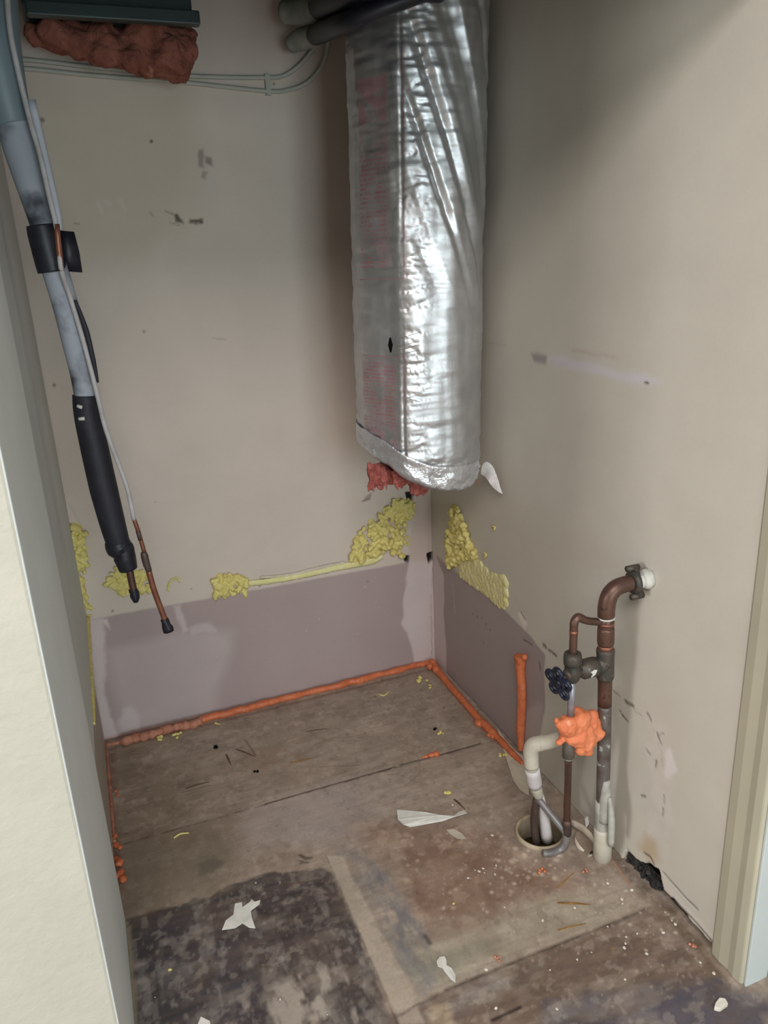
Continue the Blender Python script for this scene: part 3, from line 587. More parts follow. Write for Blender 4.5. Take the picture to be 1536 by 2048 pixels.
cv.poly(uvF((244, 1860), (262, 1850), (276, 2060), (256, 2060)), (120, 110, 92), 0.003, 0.004, 40, 0.8)
cv.line(uvF((1225, 1712), (1300, 1790), (1432, 1920)), 0.028, (72, 60, 48), 0.8, 0.012, tex=0.3)
cv.line(uvF((1225, 1722), (1262, 1772)), 0.004, (150, 112, 84), 0.8)
cv.line(uvF((1310, 1800), (1400, 1900), (1440, 1960)), 0.035, (92, 76, 54), 0.6, 0.01, tex=0.5)
cv.line(uvF((212, 1500), (870, 1336)), 0.012, (88, 62, 50), 0.55, 0.004); cv.line(uvF((870, 1336), (1040, 1530)), 0.014, (80, 60, 50), 0.6, 0.006)
cv.line(uvF((870, 1345), (1000, 1490)), 0.03, (110, 88, 72), 0.5, 0.01, tex=0.4)
cv.line(uvF((222, 1510), (232, 1700), (240, 1780)), 0.02, (98, 66, 50), 0.6, 0.01, tex=0.4)
cv.specks(260, (-1.05, -0.1, -0.7, -0.03), (98, 82, 68), (0.001, 0.006), 0.5); cv.specks(90, (-0.3, -0.03, -0.45, -0.03), (84, 68, 56), (0.001, 0.007), 0.5)
cv.specks(160, (-1.04, -0.5, -1.25, -0.7), (120, 114, 108), (0.0008, 0.003), 0.5); cv.specks(120, (-0.45, -0.15, -1.0, -0.72), (176, 160, 142), (0.001, 0.006), 0.55)
cv.specks(160, (-0.5, 0.0, -1.3, -0.8), (80, 66, 56), (0.001, 0.005), 0.4); cv.specks(60, (-0.28, -0.12, -0.98, -0.85), (194, 178, 158), (0.002, 0.009), 0.55)
cv.specks(70, (-0.35, 0.0, -1.3, -1.0), (168, 156, 136), (0.001, 0.004), 0.5); cv.specks(50, (-0.15, -0.01, -1.25, -0.98), (184, 174, 152), (0.001, 0.005), 0.6)
cv.specks(60, (-1.0, -0.4, -0.7, -0.2), (150, 96, 74), (0.001, 0.004), 0.4)
def drain_cut(u, v): return np.hypot(u + 0.124, v + 0.845) > 0.054
o = cv.build('floor', lambda u, v: np.stack([u, v, np.zeros_like(u)], 1), MT['floor'], (0, 0, 1), 0.05, keep=drain_cut, gain=(1.62, 1.64, 1.72)); tag(o, kind='structure')
# ------------------------------------------------------------------ duct
dc = Vector((-0.192, -0.368, 0))
t = thing('insulated_duct', 'tall foil-wrapped round duct hanging down in the back right corner', 'duct', (dc.x, dc.y, 0.75))
DCX, DCY = -0.187, -0.368
ctrl = [(DCX + r * math.cos(math.radians(146 + 22.5 * i)), DCY + r * math.sin(math.radians(146 + 22.5 * i))) for i, r in enumerate((.155, .155, .153, .149, .161, .1535, .155, .155, .155, .155, .154, .153, .153, .153, .154, .155))]
_old = [(-0.333, -0.375), (-0.305, -0.44), (-0.255, -0.495), (-0.205, -0.532), (-0.185, -0.541), (-0.165, -0.545), (-0.12, -0.541), (-0.07, -0.522), (-0.028, -0.475), (-0.008, -0.41), (-0.012, -0.34), (-0.05, -0.27), (-0.11, -0.232), (-0.18, -0.22), (-0.25, -0.236), (-0.305, -0.285)]
NS = 340
LEAN = lambda z: 0.028 * (z - 1.25)
def catmull(P, n):
    P = [np.array(p) for p in P]; k = len(P); out = []
    for j in range(n):
        s_ = j / n * k; i = int(s_); t_ = s_ - i; p0, p1, p2, p3 = P[i - 1], P[i], P[(i + 1) % k], P[(i + 2) % k]
        out.append(0.5 * ((2 * p1) + (p2 - p0) * t_ + (2 * p0 - 5 * p1 + 4 * p2 - p3) * t_ ** 2 + (3 * p1 - p0 - 3 * p2 + p3) * t_ ** 3))
    return np.array(out)
sec = catmull(ctrl, NS); seg = np.linalg.norm(np.roll(sec, -1, 0) - sec, axis=1); arc = np.concatenate([[0], np.cumsum(seg)])
ic = int(4.0 / 16 * NS); U0 = arc[ic]
ctr = sec.mean(0); nrm = sec - ctr; nrm /= np.linalg.norm(nrm, axis=1)[:, None]
def rim_z(s):   # lower edge: highest on the left, lowest in front
    ks = np.array([0, 1, 2, 3, 4, 5, 6, 7, 8, 9, 10, 13, 15, 16]) ; zs = np.array([0.872, 0.872, 0.865, 0.845, 0.815, 0.787, 0.776, 0.770, 0.774, 0.78, 0.79, 0.84, 0.865, 0.872])
    return np.interp(s * 16, ks, zs)
NH = 300; H1 = 1.988; ang = np.arange(NS) / NS
VV = []; UVs = []
for j in range(NH + 1):
    f = j / NH
    z0 = rim_z(ang); z = z0 + (H1 - z0) * (f ** 1.0)
    a = arc[:-1] - U0
    zc = z
    # wrinkles: horizontal creases near the joint line, diagonal pulls higher up
    W = (vnoise(a * 1.0, zc * 6, 9, 31, 3) - 0.5) * 0.006
    W += (vnoise(a * 3, zc * 0.5, 9, 32, 2) - 0.5) * 0.006
    dgl = np.abs(((vnoise(a * 8 + zc * 3.2, zc * 0.8 + a, 2.2, 35, 2)) - 0.5)) * 2
    W += np.where(zc > 1.15, -(1 - np.clip(dgl * 3, 0, 1)) * 0.009 * np.clip((zc - 1.15) / 0.3, 0, 1), 0) * np.clip((a + 0.05) * 12, 0.1, 1)
    cr = np.abs(vnoise(a * 3, zc * 18, 4, 36, 3) - 0.5) * 2
    W += -(1 - np.clip(cr * 6, 0, 1)) * 0.0028 * np.exp(-((a - 0.02) / 0.04) ** 2)
    low = np.clip((z0 + 0.10 - z) / 0.10, 0, 1)
    W += low * ((vnoise(a * 6, zc * 26, 5, 38, 4) - 0.5) * 0.02 - 0.004)
    W -= np.where((z - z0) < 0.05, (0.05 - (z - z0)) * 0.18, 0)
    # shallow crease line of the jacket
    W += -0.004 * np.exp(-((a + 0.006) / 0.004) ** 2) * (0.5 + 0.5 * np.sin(zc * 9))
    sway = 0.008 * np.sin((z - 0.8) * 2.2)
    P = sec + nrm * W[:, None]
    VV.append(np.stack([P[:, 0] + LEAN(z), P[:, 1], z], 1)); UVs.append(np.stack([a, z], 1))
VV = np.concatenate(VV); UVs = np.concatenate(UVs)
me = bpy.data.meshes.new('jacket'); idx = np.arange((NH + 1) * NS).reshape(NH + 1, NS); nx = np.roll(idx, -1, 1)
q = np.stack([idx[:-1], nx[:-1], nx[1:], idx[1:]], -1).reshape(-1, 4)
me.from_pydata([tuple(p) for p in (VV - np.array([dc.x, dc.y, 0.75]))], [], [tuple(int(i) for i in r) for r in q])
uvl = me.uv_layers.new(name='UVMap'); li = np.empty(len(me.loops), int); me.loops.foreach_get('vertex_index', li); uvd = UVs[li]
# the wrap-around quads sit at the far left edge, behind the duct
for r in range(NH):
    b = (r * NS + NS - 1) * 4; uvd[b + 1, 0] = uvd[b + 2, 0] = arc[-1] - U0
uvl.data.foreach_set('uv', uvd.astype(np.float32).ravel())
me.materials.append(MT['foil']); me.polygons.foreach_set('use_smooth', [True] * len(me.polygons))
jk = bpy.data.objects.new('foil_jacket', me); col.objects.link(jk); jk.parent = t
md = jk.modifiers.new('t', 'SOLIDIFY'); md.thickness = 0.002; md.offset = -1
# insulation seen below the rim, inner liner
m_ = MB()
for k in range(0, NS, 6):
    s_ = k / NS; p = sec[k] - nrm[k] * (0.032 + 0.008 * RNG.rand()); z = rim_z(s_)
    m_.sphere((p[0] + LEAN(z), p[1], z + 0.022), 0.02 + 0.006 * RNG.rand(), 8, (1, 1, 1.2), 0.5)
for px, py, l, n_ in ((757, 962, .045, 16), (750, 972, .035, 10), (775, 968, .02, 12), (800, 974, .022, 14), (826, 984, .022, 14), (845, 990, .016, 10), (925, 976, .018, 10), (940, 972, .02, 10)):
    for k in range(n_):
        p = BW(px + RNG.randn() * 7, py - 14 + RNG.randn() * 3, 0.40 if px < 800 else 0.44); e_ = Vector((RNG.randn() * .006, RNG.randn() * .006, -l * (0.5 + 0.6 * RNG.rand())))
        m_.tube([p + Vector((0.0, 0.01, 0.02)), p, p + e_ * .6 + Vector((RNG.randn() * .003, 0, 0)), p + e_], [0.006, 0.005, 0.0035, 0.0009], 7, 3, lump=0.5)
m_.build('insulation', MT['pinkred'], t, remesh=0.0028, disp=0.005, dscale=0.006)
m_ = MB(); m_.lathe([(0.10, 0.0), (0.105, 0.01), (0.105, 1.18), (0.098, 1.18), (0.098, 0.0)], (dc.x, dc.y, 0.80), (0, 0, 1), 32, True); m_.build('inner_liner', MT['rubber'], t)
def ribbon(mb, pts, wd, side, thick=0.0015, curl=0):
    # strip following pts with width vectors
    L = []; Rr = []
    for i, p in enumerate(pts):
        w_ = wd[i] if hasattr(wd, '__len__') else wd; s_ = side[i] if isinstance(side, list) else side
        L.append(Vector(p) + Vector(s_) * w_ / 2); Rr.append(Vector(p) - Vector(s_) * w_ / 2)
    n = len(pts); nrm_ = (Vector(pts[1]) - Vector(pts[0])).cross(Vector(side[0] if isinstance(side, list) else side)).normalized() * thick
    v = L + Rr + [a + nrm_ for a in L] + [a + nrm_ for a in Rr]; f = []
    for i in range(n - 1):
        f += [(i, i + 1, n + i + 1, n + i), (2 * n + i, 3 * n + i, 3 * n + i + 1, 2 * n + i + 1), (i, 2 * n + i, 2 * n + i + 1, i + 1), (n + i, n + i + 1, 3 * n + i + 1, 3 * n + i)]
    f += [(0, n, 3 * n, 2 * n), (n - 1, 3 * n - 1, 4 * n - 1, 2 * n - 1)]
    return mb.add(v, f)
# crumpled tape along the rim: follows the lower edge, plus torn flap on the right
v = []; f = []; ks = list(range(0, int(10.0 / 16 * NS), 2))
for k in ks:
    s_ = k / NS; zz = rim_z(s_)
    for hh in np.linspace(-0.012, 0.05, 10):
        wob = (vnoise(np.array([s_ * 40]), np.array([hh * 60]), 1, 41, 3)[0] - 0.5)
        tpr = min(1, max(0, (0.05 - hh) / 0.03)); e = 0.0004 + tpr * (0.002 + wob * 0.022) - max(0, (0.05 - hh)) * 0.18; p = sec[k] + nrm[k] * (e + 0.001)
        v.append((p[0] + LEAN(zz), p[1], zz + hh + wob * 0.006 + (0.006 * (vnoise(np.array([s_ * 60]), np.array([0.5]), 1, 42, 2)[0] - 0.5) if hh < 0 else 0)))
for i in range(len(ks) - 1):
    for j in range(9): f.append((i * 10 + j, (i + 1) * 10 + j, (i + 1) * 10 + j + 1, i * 10 + j + 1))
tp = MB().add(v, f).build('rim_tape', MT['foiltape'], t); tp['label'] = 'crumpled silver tape around the bottom edge'
md = tp.modifiers.new('t', 'SOLIDIFY'); md.thickness = 0.001
m_ = MB(); fp = [BW(962, 935, 0.42), BW(975, 938, 0.43), BW(984, 952, 0.45), BW(990, 968, 0.46), BW(998, 980, 0.47), BW(1006, 988, 0.475)]
fs = [Vector((0.1, -0.2, 1)), Vector((0.4, -0.5, 0.9)), Vector((0.8, 0.2, 0.6)), Vector((0.6, -0.6, 0.5)), Vector((0.9, 0.1, 0.4)), Vector((0.7, 0, 0.6))]
ribbon(m_, fp, [0.05, 0.045, 0.034, 0.028, 0.012, 0.004], [s_.normalized() for s_ in fs])
o = m_.build('tape_flap', MT['foilpale'], t); o['label'] = 'torn end of foil tape sticking out to the right'
md = o.modifiers.new('s', 'SUBSURF'); md.levels = 2; md.render_levels = 2
# staple / tear marks
for a, b in (((797, 678), (840, 664)), ((792, 694), (840, 682)), ((787, 712), (838, 700)), ((800, 700), (838, 690)), ((812, 797), (838, 789)), ((816, 797), (840, 804))):
    p, q2 = BW(*a, 0.5435), BW(*b, 0.5475); MB().tube([p, q2], 0.0005, 6, 1).build('crease_line', MT['twig'], t)
o = MB().prism([BW(779, 675, 0.532), BW(783, 690, 0.535), BW(780, 705, 0.532), BW(776, 690, 0.530)], (0.002, -0.003, 0)).build('tear', MT['black'], t); o['label'] = 'small dark tear in the foil'
# ------------------------------------------------------------------ line set hanging on the left
DL = 0.5
t = thing('refrigerant_line_set', 'thick grey and black insulated pipe hanging free along the left wall', 'pipe', tuple(BW(268, 1195, DL)))
def P5(px, py, d=DL): return BW(px, py, d)
MB().tube([P5(-44, -260), P5(-28, -60), P5(-16, 60), P5(0, 150), P5(20, 228), P5(27, 250)], [0.047, 0.047, 0.043, 0.040, 0.034, 0.031], 28, 6).build('tape_sleeve', MT['teal'], t)['label'] = 'wide blue-grey wrapped upper length'
MB().tube([P5(24, 235), P5(42, 300), P5(62, 370), P5(86, 445), P5(104, 520), P5(128, 600), P5(147, 680), P5(163, 750), P5(172, 800)],
          [0.030, 0.029, 0.0255, 0.0235, 0.0235, 0.0235, 0.022, 0.0205, 0.0205], 28, 6, lump=0.0).build('grey_insulation', MT['insul_dirty'], t)['label'] = 'grey foam insulation with sooty streaks'
m_ = MB().tube([P5(83, 450), P5(88, 470), P5(100, 520), P5(106, 544)], [0.0262, 0.028, 0.0275, 0.0265], 24, 4)
tb = m_.build('tape_wrap', MT['tape'], t); tb['label'] = 'black tape wrapped round the grey insulation'
q0 = P5(118, 462, 0.49); q1 = P5(133, 544, 0.49)
ribbon(MB(), [q0 + Vector((0.01, 0, 0)), (q0 + q1) / 2 + Vector((0.012, 0.004, 0)), q1 + Vector((0.010, 0, 0))], [0.032, 0.034, 0.036], Vector((1, 0.1, -0.12)).normalized()).build('tape_tail', MT['tape'], tb)
MB().tube([P5(170, 790), P5(174, 830), P5(190, 900), P5(208, 980), P5(226, 1050), P5(236, 1085)], [0.0235, 0.0245, 0.027, 0.0275, 0.0255, 0.0235], 28, 6).build('black_insulation', MT['rubber'], t)['label'] = 'black rubber insulation'
for a in (((155, 812), (164, 815)), ((158, 838), (169, 837))):
    MB().tube([P5(*a[0], DL + 0.020), P5(*a[1], DL + 0.025)], 0.0035, 8, 2).build('wire_tie', MT['whitepaint'], t)
MB().tube([P5(234, 1082), P5(238, 1094), P5(247, 1098), P5(250, 1116), P5(257, 1138)], [0.0245, 0.0268, 0.0215, 0.0225, 0.019], 24, 5, lump=0.05).build('end_cuff', MT['tape'], t)
MB().tube([P5(258, 1135), P5(264, 1165), P5(269, 1190)], 0.0078, 20, 3).build('copper_end', MT['copper'], t)
MB().tube([P5(266, 1178), P5(270, 1192), P5(272, 1204)], [0.0088, 0.0098, 0.0055], 16, 3, lump=0.25).build('tape_cap', MT['tape'], t)
d2 = 0.53
t = thing('liquid_line', 'thin white-coated copper line hanging beside the thick insulated pipe', 'pipe', tuple(BW(333, 1255, d2)))
up = [(12, -40), (20, 60), (38, 150), (60, 240), (80, 310), (98, 390), (112, 450), (118, 500), (124, 545), (142, 600), (166, 680), (182, 740), (197, 800), (212, 860), (238, 930), (254, 975), (262, 1010), (268, 1040)]
MB().tube([P5(x, y, d2 + (0.02 if y < 560 else 0)) for x, y in up], 0.0046, 12, 5).build('white_coating', MT['whiteline'], t)
MB().tube([P5(62, 200, d2 - .0), P5(90, 320, d2), P5(112, 420, d2), P5(117, 460, d2)], 0.0075, 12, 5).build('grey_strip', MT['insul'], t)
MB().tube([P5(x, y, d2) for x, y in ((150, 600), (172, 660), (186, 720), (196, 765))], [0.003, 0.005, 0.005, 0.002], 10, 5).build('black_wire', MT['rubber'], t)
MB().tube([P5(267, 1036, d2), P5(277, 1064, d2), P5(289, 1106, d2)], 0.0044, 12, 4).build('thin_copper', MT['copper_bright'], t)
MB().tube([P5(276, 1062, d2), P5(281, 1080, d2)], 0.0048, 12, 2).build('solder_mark', MT['copper_dark'], t)
MB().tube([P5(287, 1104, d2), P5(289, 1112, d2), P5(293, 1128, d2), P5(298, 1142, d2)], [0.0056, 0.0078, 0.0076, 0.0064], 14, 3).build('swaged_joint', MT['copper_dark'], t)
MB().tube([P5(297, 1140, d2), P5(308, 1180, d2), P5(322, 1218, d2), P5(332, 1246, d2)], 0.0062, 16, 4).build('copper_tail', MT['copper_bright'], t)
MB().tube([P5(328, 1238, d2), P5(333, 1250, d2), P5(338, 1262, d2)], [0.008, 0.0095, 0.0115], 10, 2, lump=0.25).build('tape_cap', MT['tape'], t)
MB().tube([P5(113, 448, d2 + .02), P5(118, 500, d2 + .02), P5(123, 542, d2 + .02)], 0.0052, 10, 2).build('bare_copper', MT['copper_bright'], t)

# ------------------------------------------------------------------ overhead: cabinet, insulation, insulated tubes, cables
t = thing('air_handler', 'dark metal cabinet underside hanging at the top left', 'air handler', tuple(BW(200, 20, 0.25)))
a0 = BW(45, 20, 0.20); a1 = BW(388, 20, 0.20); zb = BW(200, 46, 0.20).z
MB().box((a0.x, -0.235, zb + 0.016), (a1.x - 0.01, -0.05, 1.989)).build('cabinet', MT['cabinet'], t, False, bevel=0.004)
MB().box((a0.x + 0.006, -0.262, zb - 0.008), (a1.x, -0.235, zb + 0.018)).build('bottom_flange', MT['cabinet'], t, False, bevel=0.003)
m_ = MB()
for i in range(190):
    u = RNG.rand(); px = 75 + u * 300
    ytop = 55; ybot = np.interp(px, [75, 130, 220, 300, 350, 380], [78, 100, 128, 148, 150, 125]); py = ytop + RNG.rand() * (ybot - ytop) * 0.92
    p = BW(px, py, 0.07 + RNG.rand() * 0.09); m_.sphere(p, 0.012 + RNG.rand() * 0.016, 8, (1.3, 0.9, 0.9), 0.3)
for px, py in ((352, 140), (345, 105), (370, 100)): m_.sphere(BW(px, py, 0.12), 0.03, 10, (1, 1, 1), 0.3)
o = m_.build('pink_insulation', MT['pink'], None, remesh=0.007, disp=0.02, dscale=0.03); tag(o, 'sagging pink fibreglass batt hanging below the dark cabinet', 'insulation')
t = thing('insulated_tube', 'upper of two insulated tubes crossing at the top, with grey cut end', 'pipe', tuple(BW(575, 30, 0.1)))
a = [BW(568, 24, 0.10), BW(600, 22, 0.14), BW(650, 10, 0.24)]
MB().tube(a, [0.024, 0.028, 0.028], 20, 4).build('grey_insulation', MT['insul_old'], t)
MB().tube([BW(642, 12, 0.225), BW(690, -8, 0.5), BW(740, -30, 0.60), BW(800, -60, 0.66), BW(850, -110, 0.70), Vector((BW(870, -160, 0.72).x, -0.72, 1.99))], [0.0295, 0.027, 0.026, 0.026, 0.026, 0.026], 20, 4).build('black_wrap', MT['tape'], t)
MB().tube([BW(650, 5, 0.262), BW(668, 18, 0.29)], [0.010, 0.008], 10, 2, flat=(1, .5, 1)).build('white_patch', MT['whitepaint'], t)
t = thing('insulated_tube', 'lower of two insulated tubes, black wrapped, crossing in front of the foil duct', 'pipe', tuple(BW(580, 95, 0.1)))
MB().tube([BW(580, 90, 0.06), BW(605, 78, 0.09), BW(640, 68, 0.14)], [0.018, 0.025, 0.023], 20, 4).build('grey_insulation', MT['insul_old'], t)
MB().tube([BW(630, 70, 0.125), BW(665, 56, 0.40), BW(700, 42, 0.55), BW(760, 18, 0.60), BW(840, -12, 0.62), BW(900, -40, 0.64), Vector((BW(960, -90, 0.66).x, -0.66, 1.99))], [0.0225, 0.020, 0.018, 0.016, 0.015, 0.014, 0.014], 20, 5).build('black_wrap', MT['tape'], t)
cb = [[(-10, 118), (60, 120), (200, 136), (380, 152), (530, 155), (570, 150), (605, 125), (632, 90), (642, 70)],
      [(-10, 134), (60, 138), (200, 152), (380, 166), (530, 182), (575, 180), (615, 165), (645, 130), (656, 90), (655, 70)]]
for pts, lab in zip(cb, ('upper pale cable along the back wall below the pink insulation', 'lower pale cable along the back wall below the pink insulation')):
    o = MB().tube([BW(x, y, 0.006 if i < 6 else 0.008 + 0.012 * (i - 5)) for i, (x, y) in enumerate(pts)], 0.0052, 10, 6).build('wall_cable', MT['cable']); tag(o, lab, 'cable')
o = MB().box(tuple(BW(533, 190, 0.011)), tuple(BW(538, 150, 0.0))).build('cable_clip', MT['cable'], None, False, bevel=0.001); tag(o, 'small painted clip holding the two wall cables', 'clip')

# ------------------------------------------------------------------ plumbing on the right
MPx = lambda z: -0.052 - 0.038 * (z / 0.68)
def MP(px, py):      # a point on the main riser's axis plane
    p = RW(px, py, 0.07)
    for _ in range(6): p = RW(px, py, -MPx(max(p.z, 0)))
    return p
base = FL(1205, 1716)
t = thing('copper_riser', 'tall dark copper water pipe with valve standing by the right wall', 'pipe', tuple(base))
TOP = MP(1214, 1205); WH = RW(1300, 1150)
B0 = MP(1206, 1700); 
def R_(py, px=None):     # along the riser
    xs = np.interp(py, [1205, 1300, 1400, 1500, 1600, 1700], [1213, 1211, 1209.5, 1208, 1205.5, 1205]); return MP(px or xs, py)
MB().tube([R_(1230), R_(1320), R_(1410)], 0.0142, 24, 4).build('upper_pipe', MT['copper'], t)
MB().tube([R_(1405), R_(1480), R_(1560), R_(1640)], 0.0140, 24, 4).build('lower_pipe', MT['paintedpipe'], t)['label'] = 'lower length spattered with white paint'
MB().tube([R_(1560, 1212), R_(1600, 1211), R_(1640, 1209)], [0.008, 0.0135, 0.0148], 20, 4).build('paint_run', MT['pvc_green'], t)
MB().tube([R_(1600), R_(1650), R_(1660), R_(1662)], [0.016, 0.0168, 0.019, 0.018], 22, 2).build('sleeve', MT['pvc_green'], t)['label'] = 'pale painted sleeve above the floor'
b2 = FL(1205, 1712, 0.0); MB().tube([R_(1655), R_(1690), Vector((b2.x, b2.y, 0.0))], [0.0185, 0.0195, 0.0205], 22, 4).build('base_fitting', MT['pvc'], t)
MB().tube([R_(1595, 1219), R_(1640, 1223), R_(1690, 1222)], [0.004, 0.0075, 0.007], 14, 4).build('torn_wrap', MT['pvc_green'], t)
CY = TOP + Vector((0, 0, 0.0)); EL = (WH - TOP); EL.z = 0
el = [R_(1232), R_(1215, 1213), TOP + Vector((0.004, 0, 0.012)), TOP + Vector((0.016, -0.001, 0.026)), TOP + Vector((0.034, -0.002, 0.031)), TOP + Vector((0.052, -0.004, 0.0325))]
MB().tube(el, [0.0165, 0.0168, 0.0165, 0.0162, 0.016, 0.0155], 24, 5).build('elbow', MT['copper'], t)
e1 = el[-1]; MB().tube([e1 - Vector((0.006, 0, 0)), Vector((0.012, e1.y - 0.004, e1.z + 0.002))], 0.0125, 20, 2).build('wall_stub', MT['copper_dark'], t)
ad = Vector((1, -0.05, 0.02)).normalized()
m_ = MB().lathe([(0.0145, -0.006), (0.0225, -0.005), (0.0225, 0.004), (0.0145, 0.006)], e1 + Vector((0.006, 0, 0)), ad, 22)
m_.box((-0.004, -0.030, -0.010), (0.004, 0.030, 0.010), Matrix.Translation(e1 + Vector((0.012, 0, 0))) @ Matrix.Rotation(math.radians(70), 4, 'X'))
for s_ in (-1, 1):
    m_.tube([e1 + Vector((-0.006, s_ * 0.009, s_ * 0.026)), e1 + Vector((0.022, s_ * 0.009, s_ * 0.026))], 0.0065, 6, 1)
m_.build('pipe_clamp', MT['verdigris'], t)['label'] = 'two-bolt bronze clamp at the wall'
m_ = MB(); m_.sphere(Vector((-0.006, e1.y - 0.005, e1.z + 0.004)), 0.020, 14, (0.7, 1.1, 1), 0.35); m_.sphere(Vector((-0.016, e1.y - 0.004, e1.z + 0.001)), 0.014, 12, (1, 1, 1), 0.3)
m_.build('paint_glob', MT['whitepaint'], t)['label'] = 'white paint and filler around the stub'
for py, r, h in ((1234, .0172, .0022), (1246, .0160, .004)): MB().tube([R_(py - h * 600), R_(py + h * 600)], r, 22, 1).build('solder_ring', MT['copper_bright'] if r < .017 else MT['whitepaint'], t)
MB().tube([R_(1254), R_(1258), R_(1284), R_(1288)], [0.0158, 0.0166, 0.0166, 0.0158], 22, 1).build('coupling', MT['copper'], t)
MB().tube([R_(1288), R_(1298)], 0.0146, 22, 1).build('bright_band', MT['copper_bright'], t)
tee = MB().tube([R_(1296), R_(1300), R_(1312), R_(1340), R_(1352), R_(1357)], [0.0162, 0.0182, 0.0175, 0.0175, 0.0180, 0.0160], 24, 1)
tc_ = R_(1327); br = Vector((-1, 0.0, -0.0))
tee.tube([tc_, tc_ + br * 0.022], 0.0175, 22, 1); tee.build('tee_fitting', MT['verdigris'], t)
v0 = tc_ + br * 0.018
un = MB().tube([v0, v0 + br * 0.008, v0 + br * 0.016, v0 + br * 0.034, v0 + br * 0.040, v0 + br * 0.048], [0.015, 0.0205, 0.0212, 0.0212, 0.0165, 0.0150], 8, 1).build('union_nut', MT['verdigris'], t, True)
un['label'] = 'greenish union nut with a white chip'
MB().prism([v0 + br * .018 + Vector((0, -.0212, .006)), v0 + br * .024 + Vector((0, -.0212, .008)), v0 + br * .033 + Vector((0, -.0212, .004)), v0 + br * .028 + Vector((0, -.0215, 0)), v0 + br * .031 + Vector((0, -.0205, -.008)), v0 + br * .022 + Vector((0, -.021, -.003))], (0, -0.002, 0)).build('paint_chip', MT['whitepaint'], un, False)
vb = v0 + br * 0.060
# gate valve, handwheel to the front left
g = MB().tube([vb - br * 0.016, vb + br * 0.006], 0.0148, 20, 1).tube([vb + Vector((0, 0, 0.030)), vb + Vector((0, 0, 0.014)), vb, vb - Vector((0, 0, 0.013)), vb - Vector((0, 0, 0.020))], [0.0172, 0.0150, 0.0165, 0.015, 0.0105], 18, 3)
g.tube([vb + Vector((0, 0, 0.018)), vb + Vector((0, 0, 0.022)), vb + Vector((0, 0, 0.034)), vb + Vector((0, 0, 0.042))], [0.0175, 0.0190, 0.0190, 0.0165], 8, 1)
ax = Vector((-0.97, -0.16, -0.16)).normalized()
g.tube([vb, vb + ax * 0.016, vb + ax * 0.020], [0.012, 0.0115, 0.008], 12, 1)
valve = g.build('gate_valve', MT['verdigris'], t)
hc = vb + ax * 0.036 + Vector((0, 0, -0.006)); u_ = ax.cross(Vector((0, 0, 1))).normalized(); w_ = u_.cross(ax)
MB().tube([vb + ax * 0.014, hc], 0.0045, 10, 1).build('valve_stem', MT['copper_dark'], valve)
hm = MB().lathe([(0.004, -0.006), (0.009, -0.005), (0.009, 0.005), (0.004, 0.006)], hc, ax, 16)
for k in range(5):
    a_ = 2 * math.pi * k / 5 + 0.35; c_ = hc + (u_ * math.cos(a_) + w_ * math.sin(a_)) * 0.0225; e_ = (u_ * math.cos(a_) + w_ * math.sin(a_)); e2 = ax.cross(e_)
    hm.tube([c_ + (e_ * math.cos(b) * 0.0105 + e2 * math.sin(b) * 0.0098) for b in np.linspace(0, 2 * math.pi, 12, endpoint=False)], 0.0044, 10, 2, closed=True)
hm.tube([hc + (u_ * math.cos(b) + w_ * math.sin(b)) * 0.0145 for b in np.linspace(0, 2 * math.pi, 16, endpoint=False)], 0.0042, 8, 1, closed=True)
hm.build('handwheel', MT['blue'], valve)['label'] = 'dark blue five-lobed handwheel'
# thin bypass loop above the valve
yv = vb.y; up1 = BW(1146, 1262, -yv); tpz = BW(1150, 1238, -yv); jn = R_(1243)
lp = [vb + Vector((0, 0, 0.038)), Vector((vb.x, yv, up1.z)), Vector((vb.x, yv, tpz.z - 0.010)), Vector((vb.x + 0.003, yv, tpz.z - 0.002)), Vector((vb.x + 0.011, yv, tpz.z + 0.0015)), Vector((vb.x + 0.03, yv, (tpz.z + jn.z) / 2)), Vector((jn.x, jn.y, jn.z - 0.002))]
MB().tube(lp, [0.0078, 0.0078, 0.0084, 0.0084, 0.0084, 0.0076, 0.0076], 18, 4).build('bypass_loop', MT['copper'], t)
MB().tube([Vector((vb.x, yv, up1.z - 0.006)), Vector((vb.x, yv, up1.z + 0.001))], 0.0086, 16, 1).build('solder_ring', MT['copper_bright'], t)
# lower branch : steel pipe, coupling, copper, down to the drain
bl = MB().tube([vb - Vector((0, 0, 0.014)), Vector((vb.x, yv, BW(1142, 1432, -yv).z))], 0.0072, 16, 1).build('steel_pipe', MT['steelpipe'], t)
zc = BW(1137, 1488, -yv).z; zc2 = BW(1137, 1514, -yv).z; x2 = BW(1137, 1500, -yv).x
MB().tube([Vector((x2, yv, zc + 0.01)), Vector((x2, yv, zc2 + 0.002)), Vector((x2, yv, zc2))], [0.0128, 0.0128, 0.0118], 20, 1).build('coupling', MT['darkcap'], t)
MB().tube([Vector((x2, yv, zc2 + 0.001)), Vector((x2, yv, zc2 - 0.003))], 0.0098, 18, 1).build('white_ring', MT['whitepaint'], t)
pa = BW(1135, 1620, -yv + 0.03 * 0); q3 = [Vector((x2, yv, zc2)), BW(1136, 1560, 0.945), BW(1134, 1620, 0.925), BW(1134, 1648, 0.920), BW(1133, 1668, 0.918), BW(1130, 1688, 0.918), BW(1118, 1700, 0.916), BW(1098, 1706, 0.915), BW(1086, 1706, 0.912)]
MB().tube(q3[:5], 0.0078, 18, 4).build('drain_drop', MT['copper'], t)
MB().tube([BW(1134, 1640, .922), BW(1134, 1655, .92), BW(1134, 1668, .918)], [0.0095, 0.0105, 0.0098], 16, 2).build('elbow', MT['copper_dark'], t)
MB().tube(q3[3:], [0.0085, 0.0092, 0.0092, 0.0088, 0.0085, 0.008], 16, 4).build('curved_tail', MT['greypipe'], t)
